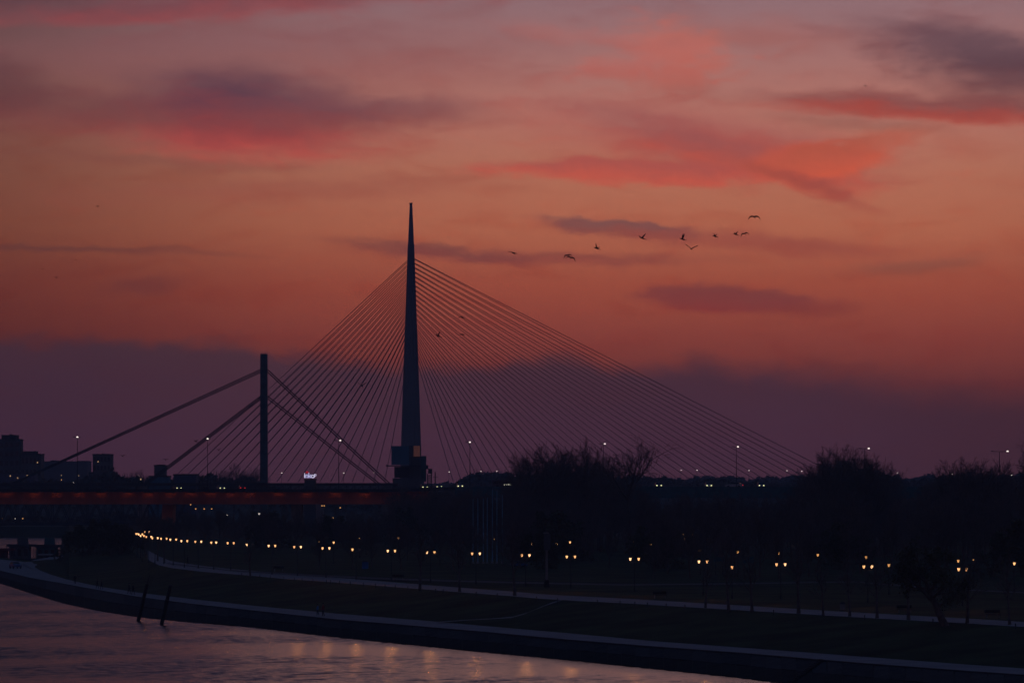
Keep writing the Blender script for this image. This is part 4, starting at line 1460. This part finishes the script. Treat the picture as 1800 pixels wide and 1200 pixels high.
for i, (px, py, sp) in enumerate(twin):
    hz = 9.5
    D = F * (CH - hz) / (py - HY)
    zb = ground_z(px, D)
    half = sp * D / F / 2
    hl = hz - zb
    yaw = math.acos(min(1.0, half / 0.66)) if half < 0.66 else 0.0
    hh = max(half, 0.6) if half > 0.6 else 0.62
    o = thing('park_lamp', 'twin-lantern park lamp glowing warm, %s from the right in the lit row' % ORD[i], 'park lamp', (xw(px, D), D, zb), yaw, GLL)
    link('pole', lp_pole, o, scale=(1, 1, (hl - 0.45) / 4.0))
    ab = MB()
    ab.poly([(-hh, 0, hl - 0.25), (-hh * 0.9, 0, hl - 0.38), (-hh * .5, 0, hl - 0.46), (0, 0, hl - 0.48), (hh * .5, 0, hl - 0.46), (hh * 0.9, 0, hl - 0.38), (hh, 0, hl - 0.25)], 0.035, 5)
    ab.build('arm', M_DARKM, o, (0, 0, 0))
    ld = bpy.data.lights.new('glint_spot', 'SPOT')      # added spot between the lanterns, aimed riverwards to put glints on the water
    ld.energy = GLINT_W if i < 13 else GLINT_W * 0.15
    ld.color = (1.0, 0.36, 0.09)
    ld.shadow_soft_size = 0.2
    ld.spot_size = math.radians(24)
    ld.spot_blend = 0.4
    lo = bpy.data.objects.new('glint_spot', ld)
    col.objects.link(lo)
    lo.parent = o
    lo.location = (0, 0, hl + 0.05)
    lo.rotation_euler = (math.radians(-88), 0, -yaw)
    for sgn in (-1, 1):
        offl = (i in (10, 14) and sgn == 1)
        link('lantern', lan_off if offl else (lan_on, lan_hi, lan_lo, lan_on, lan_hi)[(i * 7 + sgn * 2) % 5], o, (sgn * hh, 0, hl))
        link('lantern_cap', lcap, o, (sgn * hh, 0, hl))

single = [(561, 951, 1), (586.5, 953, 0), (700, 945.5, 0), (632, 945.5, 2), (814, 953, 2), (869, 947, 2), (930.5, 950.5, 2), (934, 955, 0), (976.5, 945.5, 0), (979, 955.5, 0), (1002, 952.5, 0),
          (1112.5, 953.5, 1), (1122.5, 952.5, 1), (1144, 955.7, 1), (1166, 943, 2), (1183, 937.5, 2), (1201, 939, 2), (1203, 946.5, 2), (1199, 956, 2), (1217, 940, 2), (1231, 967, 1), (1243, 947.5, 1),
          (1260, 942.5, 2), (1287, 996.7, 0), (1297, 970, 1), (1368.5, 972, 1), (1437.5, 975, 1), (1522.5, 979, 1), (1562.5, 993, 1), (1684.5, 985.5, 1), (1711, 983.5, 2), (1783, 990, 0), (1798, 967, 1)]
lan_faint = MB().lathe([(r * 0.55, z * 0.55) for r, z in lan_p], 8).mesh('lantern', M_LAMPD)
for i, (px, py, k) in enumerate(sorted(single)):
    D = F * (CH - 9.0) / (py - HY)
    D = min(D, 1140)
    z = zw(py, D)
    zb = ground_z(px, D)
    o = thing('path_lamp', '%s single lamp among the park trees, %s from the left' % (('bright', 'small amber', 'faint')[k], ORD[i]), 'park lamp', (xw(px, D), D, zb), 0, 'single lamps among the park trees')
    link('pole', lp_pole, o, scale=(1, 1, (z - zb - 0.2) / 4.0))
    link('lantern', (lan_on, lan_dim, lan_faint)[k], o, (0, 0, z - zb))
    link('lantern_cap', lcap, o, (0, 0, z - zb))

# ------------------------------------------------------------------ things in the park
# flagpoles
fp = MB().lathe([(0.11, 0), (0.105, 0.3), (0.06, 13.2), (0.06, 13.3)], 8).mesh('pole', mat('pale_blue_paint', (0.22, 0.50, 0.68), 0.5))
fbase = MB().frus(-0.3, 0.3, -0.3, 0.3, -0.1, 0.35, 0.7).mesh('base', M_CONC)
ball = MB().lathe([(0.02, 13.3), (0.1, 13.38), (0.1, 13.48), (0.02, 13.55)], 8).mesh('finial', M_STEEL)
for i, (px, yt) in enumerate(((831.5, 875), (840, 875), (849.5, 874), (856.5, 872), (865.5, 858), (873.5, 860), (883, 868))):
    D = 1056.0
    zb = ground_z(px, D)
    sc = (zw(yt, D) - zb) / 13.5
    o = thing('flagpole', 'slender pale flagpole without a flag, %s from the left of seven' % ORD[i], 'flagpole', (xw(px, D), D, zb), 0, 'row of seven pale flagpoles', (1, 1, sc))
    link('pole', fp, o)
    link('base', fbase, o)
    link('finial', ball, o)
# pale column
D = on_ground(961, 1031)
p = at(961, 1031, D)
zc = zw(936, D) - p.z
cl = thing('stele', 'pale slender column with a wider dark upper panel by the path', 'column', p)
MB().frus(-0.2, 0.2, -0.2, 0.2, 0.0, zc * 0.7, 0.8).build('shaft', M_CONC, cl, (0, 0, 0))
MB().frus(-0.42, 0.55, -0.25, 0.25, zc * 0.68, zc * 0.985, 1.05).build('upper_panel', M_FACADE2, cl, (0, 0, 0))
MB().frus(-0.5, 0.3, -0.3, 0.3, zc * 0.99, zc * 1.01, 0.9).build('cap', M_CONC, cl, (0, 0, 0))
MB().frus(-0.42, 0.42, -0.42, 0.42, -0.1, 1.0, 0.7).build('pedestal', M_STONE, cl, (0, 0, 0))
# bollards along the upper path
bol = MB().lathe([(0.05, -0.1), (0.05, 0.5), (0.065, 0.52), (0.065, 0.58), (0.03, 0.63)], 8).mesh('bollard', M_DARKM)
bxs = [425, 457, 475, 499, 517.5, 531, 550, 574, 581, 597, 616, 639, 660, 677, 695, 717, 766, 779, 837, 874, 943, 980, 1050, 1090, 1116, 1138, 1171, 1204, 1360, 1520, 1640, 1785]
for i, px in enumerate(bxs):
    D = F * (CH - Z_UP) / (lerp_pts(YU, px) + 4.6 - HY)
    o = link('bollard', bol, None, (xw(px, D), D, ground_z(px, D)))
    tag(o, 'short dark post at the edge of the upper path, %s from the left' % ORD[i], 'bollard', 'short posts along the upper path')
# benches, bins, boards
seat_me = MB().box(-0.9, 0.9, -0.22, 0.22, 0.42, 0.47).mesh('seat', M_TIMBER)
back_me = MB().hexa([(-0.9, 0.22, 0.55), (0.9, 0.22, 0.55), (0.9, 0.26, 0.55), (-0.9, 0.26, 0.55), (-0.9, 0.32, 0.9), (0.9, 0.32, 0.9), (0.9, 0.36, 0.9), (-0.9, 0.36, 0.9)]).mesh('backrest', M_TIMBER)
bleg = MB().box(-0.04, 0.04, -0.2, 0.3, 0, 0.42).mesh('leg', M_CONC)
for i, px in enumerate((490, 700, 1160, 1590, 1745)):
    D = F * (CH - Z_UP) / (lerp_pts(YU, px) - 6.5 - HY)
    o = thing('park_bench', 'dark park bench behind the upper path, %s from the left' % ORD[i], 'bench', (xw(px, D), D, ground_z(px, D)), 0.1, 'benches behind the upper path')
    link('seat', seat_me, o)
    link('backrest', back_me, o)
    for x in (-0.7, 0.7):
        link('leg', bleg, o, (x, 0, 0))


def board(label, px, y0, y1, w, m, D, name='sign_board', legs=True):
    zb = ground_z(px, D)
    h1, h0 = zw(y0, D) - zb, zw(y1, D) - zb
    ww = w * D / F / 2
    o = thing(name, label, 'sign' if legs else 'kiosk', (xw(px, D), D, zb))
    MB().frus(-ww, ww, -0.12 if legs else -ww, 0.12 if legs else ww, max(h0, 0.0), h1, 0.98).build('panel' if legs else 'body', m, o, (0, 0, 0))
    if legs:
        for x in (-ww * .7, ww * .7):
            MB().box(x - 0.06, x + 0.06, -0.05, 0.05, -0.1, h0 + 0.02).build('leg', M_DARKM, o, (0, 0, 0))
    else:
        MB().frus(-ww * 1.1, ww * 1.1, -ww * 1.1, ww * 1.1, h1 + .002, h1 + 0.25, 0.6).build('roof', M_ROOF, o, (0, 0, 0))
    return o


board('small blue kiosk box under the lamp row', 642, 987, 999, 11, mat('blue_panel', (0.04, 0.2, 0.5), 0.5), on_ground(642, 999.5), 'kiosk', False)
board('teal sign board in the park on the right', 1315, 978, 989, 20, M_TEAL, 880)
board('smaller teal sign board left of the larger one', 1264, 978, 986, 18, M_TEAL, 930)
board('pale litter box behind the upper path among slim trees', 1481, 1061, 1071, 9, M_CONC, on_ground(1481, 1072), 'litter_box', False)
car('small parked blue car near the pale column', (xw(912, 1010), 1010, ground_z(912, 1010)), 0.2, 1, False, False, 0.7)

# blue car on the promenade at the left
D = on_ground(27, 999)
car('dark blue car parked on the promenade near the houseboats', (xw(27, D), D, ground_z(27, D) + 0.02), math.radians(-70), 1, False, False)

# mooring posts leaning out of the river
for i, (bx, by, tx, ty, lb) in enumerate(((243, 1091, 258.5, 1026, 'left leaning mooring post with a thin rod on top'), (284, 1097, 299.5, 1029, 'right leaning mooring post standing in the river'))):
    D = F * CH / (by - HY)
    A = at(bx, by, D)
    B = at(tx, ty, D)
    o = thing('mooring_post', lb, 'mooring post', (A.x, A.y, 0), 0, 'two leaning mooring posts')
    v = B - A
    s = MB()
    s.tube(-v * 0.35, v * 0.5, 0.30, 0.27, 10)
    s.tube(v * 0.5, v, 0.27, 0.24, 10)
    s.build('post', M_TIMBER, o, (0, 0, 0))
    c = MB()
    c.tube(v * 0.99, v * 1.015, 0.3, 0.3, 10)
    c.tube(v * 0.62, v * 0.65, 0.31, 0.31, 10)
    c.build('band', M_DARKM, o, (0, 0, 0))
    if i == 0:
        MB().tube(v, v * 1.28 + Vector((0.05, 0, 0)), 0.07, 0.04, 6).build('rod', M_DARKM, o, (0, 0, 0))


# houseboats
def houseboat(label, px0, px1, D, h, m, roofm, upper=True, group='moored houseboats'):
    X0, X1 = xw(px0, D), xw(px1, D)
    L = X1 - X0
    o = thing('houseboat', label, 'houseboat', ((X0 + X1) / 2, D, 0), 0.0, group)
    hx = L / 2
    MB().hexa([(-hx * .96, 0.3, -0.5), (hx * .96, 0.3, -0.5), (hx * .96, 5.7, -0.5), (-hx * .96, 5.7, -0.5), (-hx, 0, 0.8), (hx, 0, 0.8), (hx, 6, 0.8), (-hx, 6, 0.8)]).build('hull', M_DARKM, o, (0, 0, 0))
    c = MB().box(-hx * .8, hx * .55, 0.8, 5.2, 0.8, h * 0.62)
    c.build('cabin', m, o, (0, 0, 0))
    n = max(2, int(L / 2))
    for k in range(n):
        x = -hx * .75 + (hx * 1.25) * (k + 0.2) / n
        MB().box(x, x + hx * 1.25 / n * 0.6, 0.74, 0.85, 1.5, h * 0.52).build('window', M_GLASS, o, (0, 0, 0))
    MB().frus(-hx * .98, hx * .98, 0.1, 5.9, h * 0.62 + .003, h * 0.72, 0.96).build('roof', roofm, o, (0, 0, 0))
    for k in range(5):
        x = -hx * .95 + hx * 1.9 * k / 4
        MB().tube((x, 0.2, 0.8), (x, 0.2, h * 0.63), 0.07, 0.07, 5).build('post', M_DARKM, o, (0, 0, 0))
    if upper:
        MB().frus(-hx * .3, hx * .4, 1.5, 4.5, h * 0.72, h, 0.9).build('upper_cabin', m, o, (0, 0, 0))
    return o


houseboat('teal two-storey houseboat moored in front of the far water', 58, 111, 1420, 6.4, M_TEAL, M_ROOF)
houseboat('dark houseboat left of the teal one', 10, 64, 1445, 6.2, M_FACADE2, M_DARKM, True)
houseboat('houseboat with maroon awning at the left edge', -40, 26, 1400, 5.4, M_MAROON, M_MAROON, False)
houseboat('small pale-roofed houseboat in front of the teal one', 66, 92, 1405, 3.4, M_FACADE2, M_CONC, False)


# ------------------------------------------------------------------ people
def person(label, px, py, D, rotz, coat, trousers=(0.03, 0.03, 0.04), h=1.74, stride=0.25, hair=(0.03, 0.02, 0.02), bend=0.0):
    zb = ground_z(px, D)
    o = thing('person', label, 'person', (xw(px, D), D, zb), rotz)
    k = h / 1.74
    me = bpy.data.meshes.new('body')
    v = [(0, 0, .95), (0, 0, 1.15), (0, .0, 1.38), (0, 0, 1.50), (0, 0.02, 1.62), (0, 0.02, 1.72),
         (.17, 0, 1.40), (.24, -.06, 1.13), (.22, .10, .88), (.21, .15, .80), (-.17, 0, 1.40), (-.24, .08, 1.13), (-.22, .20, .90), (-.21, .24, .82),
         (.10, 0, .90), (.11, stride * .6, .50), (.11, stride * .5, .08), (.11, stride * .5 + .15, .04), (-.10, 0, .90), (-.11, -stride * .3, .50), (-.11, -stride, .09), (-.11, -stride + .14, .04)]
    e = [(0, 1), (1, 2), (2, 3), (3, 4), (4, 5), (2, 6), (6, 7), (7, 8), (8, 9), (2, 10), (10, 11), (11, 12), (12, 13), (0, 14), (14, 15), (15, 16), (16, 17), (0, 18), (18, 19), (19, 20), (20, 21)]
    rad = [.15, .15, .16, .065, .10, .085, .075, .055, .045, .04, .075, .055, .045, .04, .10, .07, .05, .04, .10, .07, .05, .04]
    me.from_pydata([(a * k, b_ * k, c * k) for a, b_, c in v], e, [])
    ob_ = bpy.data.objects.new('t', me)
    col.objects.link(ob_)
    md = ob_.modifiers.new('s', 'SKIN')
    for sv, r in zip(me.skin_vertices[0].data, rad):
        sv.radius = (r * k, r * k * 0.85)
    me.skin_vertices[0].data[0].use_root = True
    ob_.modifiers.new('u', 'SUBSURF').levels = 1
    dg = bpy.context.evaluated_depsgraph_get()
    bm = bpy.data.meshes.new_from_object(ob_.evaluated_get(dg))
    bpy.data.objects.remove(ob_)
    bm.materials.clear()
    bm.materials.append(mat('coat_%s' % str(coat), coat, 0.9))
    bm.materials.append(mat('trousers', trousers, 0.9))
    bm.materials.append(mat('skin', (0.35, 0.22, 0.17), 0.6))
    for p_ in bm.polygons:
        z = p_.center.z / k
        p_.material_index = 1 if z < 0.86 and abs(p_.center.x) < 0.19 * k else (2 if z > 1.5 or z < 0.86 else 0)
    link('body', bm, o)
    hm = MB()
    hm.lathe([(0.098 * k, 1.66 * k), (0.108 * k, 1.70 * k), (0.09 * k, 1.78 * k), (0.03 * k, 1.815 * k)], 10, (0, -0.005, 0))
    hm.build('hair', mat('hair', hair, 0.9), o, (0, 0, 0))
    return o


def prom_D(px, f=0.5):
    r = rows_at(px)
    return r[2][0] * (1 - f) + r[3][0] * f


for px, f, coat, rot, h, lb in ((558.5, .45, (0.06, 0.25, 0.5), 1.3, 1.5, 'shorter person in a blue jacket on the promenade'),
                                (568, .35, (0.30, 0.05, 0.05), 1.2, 1.78, 'taller person in dark red beside the blue jacket'),
                                (171, .4, (0.03, 0.03, 0.035), 2.0, 1.72, 'left walker of the pair furthest left on the promenade'),
                                (178.5, .4, (0.035, 0.03, 0.03), 2.0, 1.66, 'right walker of the pair furthest left on the promenade'),
                                (227, .4, (0.03, 0.03, 0.03), -1.0, 1.75, 'left walker of the dark pair near the leaning posts'),
                                (234, .4, (0.03, 0.03, 0.04), -1.0, 1.8, 'right walker of the dark pair near the leaning posts'),
                                (132, .5, (0.03, 0.03, 0.03), 0.4, 1.7, 'lone dark walker on the promenade bend')):
    person(lb, px, 0, prom_D(px, f), rot, coat, h=h)
D = on_ground(330, 992)
person('dark walker on the upper path near its left end', 330, 0, D, 1.5, (0.03, 0.03, 0.03))


# ------------------------------------------------------------------ birds
def bird(label, px, py, D, span, inner, outer, yaw, roll=0.0, pitch=18.0, asym=0.0, body=1.0, thick=1.0):
    """inner/outer: wing angles in degrees above the horizontal; span in pixels"""
    half = span * 1.4 * D / F / 2
    s = MB()
    L = half * 0.95
    prof = [(0.004, -0.62), (0.05, -0.5), (0.085, -0.25), (0.10, 0.0), (0.085, 0.22), (0.055, 0.36), (0.06, 0.44), (0.045, 0.52), (0.012, 0.58), (0.004, 0.64)]
    n = 8
    i = len(s.v)
    for r, y in prof:
        for k in range(n):
            t_ = 2 * math.pi * k / n
            s.v.append((r * math.cos(t_) * 1.25 * body, y * body, r * math.sin(t_) * 1.15 * body))
    for j in range(len(prof) - 1):
        for k in range(n):
            s.f.append((i + j * n + k, i + j * n + (k + 1) % n, i + (j + 1) * n + (k + 1) % n, i + (j + 1) * n + k))
    # tail fan
    s.hexa([(-.03, -.5, -.012), (.03, -.5, -.012), (.13, -.82, -.012), (-.13, -.82, -.012), (-.03, -.5, .012), (.03, -.5, .012), (.13, -.82, .012), (-.13, -.82, .012)])
    for sg_ in (-1, 1):
        a1 = math.radians(inner + asym * sg_)
        a2 = math.radians(outer + asym * sg_)
        p = Vector((0.03 * sg_, 0.1, 0.03))
        st = [(p, 0.26)]
        segs = 7
        for k in range(segs):
            f = (k + 0.5) / segs
            a = a1 + (a2 - a1) * min(1, max(0, (f - 0.2) / 0.5))
            p = p + Vector((math.cos(a) * sg_, -0.10 * (f - 0.3), math.sin(a))) * (1.0 / segs)
            st.append((p, 0.26 * (1 - 0.8 * ((k + 1) / segs) ** 1.6) + 0.02))
        for (p0, c0), (p1, c1) in zip(st, st[1:]):
            h0, h1 = 0.03 * thick, 0.024 * thick
            s.hexa([p0 + Vector((0, -c0 * .6, -h0)), p1 + Vector((0, -c1 * .6, -h1)), p1 + Vector((0, c1 * .4, -h1)), p0 + Vector((0, c0 * .4, -h0)),
                    p0 + Vector((0, -c0 * .6, h0)), p1 + Vector((0, -c1 * .6, h1)), p1 + Vector((0, c1 * .4, h1)), p0 + Vector((0, c0 * .4, h0))])
    me = s.mesh('bird', M_GULL)
    o = link('bird', me, None, at(px, py, D))
    o.rotation_mode = 'XYZ'
    o.rotation_euler = (math.radians(pitch), math.radians(roll), math.radians(yaw))
    o.scale = (half,) * 3
    tag(o, label, 'bird', 'birds flying over the river')
    return o


bird('gliding bird furthest left of the flock, wings nearly level', 902, 444.5, 600, 15, 6, -8, 40, 8)
bird('left bird of the overlapping pair, wings arched down', 998, 449, 610, 14, 14, -62, 10, -12, 14, 0, .65, 3.0)
bird('right bird of the overlapping pair, wings drooping', 1003.5, 453, 590, 16, 12, -62, -5, 16, 14, 0, .65, 3.0)
bird('bird with raised left wing right of the overlapping pair', 1049, 436.5, 600, 15, 40, 25, 65, 20)
bird('bird with wings in a shallow V over the dark streak', 1129, 418.5, 600, 16, 26, 40, 50, -12)
bird('bird in side view with one wing up', 1200, 420.5, 600, 15, 62, 70, 72, 0)
bird('bird with wings spread in a clear V below the flock line', 1215, 437.5, 600, 18, 36, 28, 8, 6, 10, 0, .8, 1.6)
bird('small dark bird with short raised wings left of the close pair', 1257, 415.5, 620, 13, 22, 30, 72, 0)
bird('left bird of the close pair, wings slightly raised', 1293.5, 412, 620, 13, 20, 32, 68, -8)
bird('right bird of the close pair, wings arched', 1309, 411, 600, 14, 16, -66, 12, -14, 14, 0, .65, 3.0)
bird('topmost bird of the flock with wings in a broad arch', 1326, 381.5, 600, 18, 14, -54, 5, 0, 14, 0, .65, 3.0)
bird('bird in front of the right stay cables, wing bent down', 812, 557.5, 700, 12, 4, -40, 40, 0)
bird('lower bird in front of the right stay cables', 813, 587.5, 700, 11, 14, -46, 60, 0)
bird('bird close to the needle pylon with raised wing', 770.5, 590.5, 700, 13, 40, 50, 60, -25)
bird('bird in front of the left stay cables', 636, 678, 800, 14, 38, 34, 20, 0)
bird('tiny lone bird high at the far left', 171, 363, 900, 7, 20, 30, 50)
bird('tiny lone bird left of the faint streak', 133, 457, 1000, 5, 20, 10, 30)
bird('tiny leftmost bird above the cloud bank', 75, 473, 1000, 5, 15, 20, 30)
bird('tiny bird above the cloud bank on the left', 99, 488, 1000, 7, 25, -10, 10)
bird('tiny lone bird high at the upper right', 1521, 151, 900, 6, 10, 20, 50)
bird('bird flying right of the square tower', 215, 801, 900, 9, 20, 25, 30)
bird('bird beside the lower left cables', 344, 775.5, 900, 10, 20, 25, 60)
bird('bird in front of the thin cables left of the square pylon', 384, 790.5, 900, 9, 30, 20, 40)
bird('bird just left of the lower cable end', 291, 807.5, 900, 9, 26, -30, 10)

# ------------------------------------------------------------------ haze
HAZE = 0.00013
if HAZE > 0:
    hb = MB().box(-1610, 1810, -70, BACK + 20, -4.2, 207)
    hm_ = bpy.data.materials.new('haze_air')
    hm_.use_nodes = True
    tt = hm_.node_tree
    tt.nodes.clear()
    pv = tt.nodes.new('ShaderNodeVolumePrincipled')
    pv.inputs['Color'].default_value = (0.62, 0.80, 1.0, 1)
    pv.inputs['Density'].default_value = HAZE
    pv.inputs['Anisotropy'].default_value = 0.0
    ou = tt.nodes.new('ShaderNodeOutputMaterial')
    tt.links.new(pv.outputs[0], ou.inputs['Volume'])
    hz_o = hb.build('haze', hm_, None, (0, 0, 0))
    hz_o['kind'] = 'stuff'

for o in bpy.data.objects:
    if '_o' in o.keys():
        del o['_o']
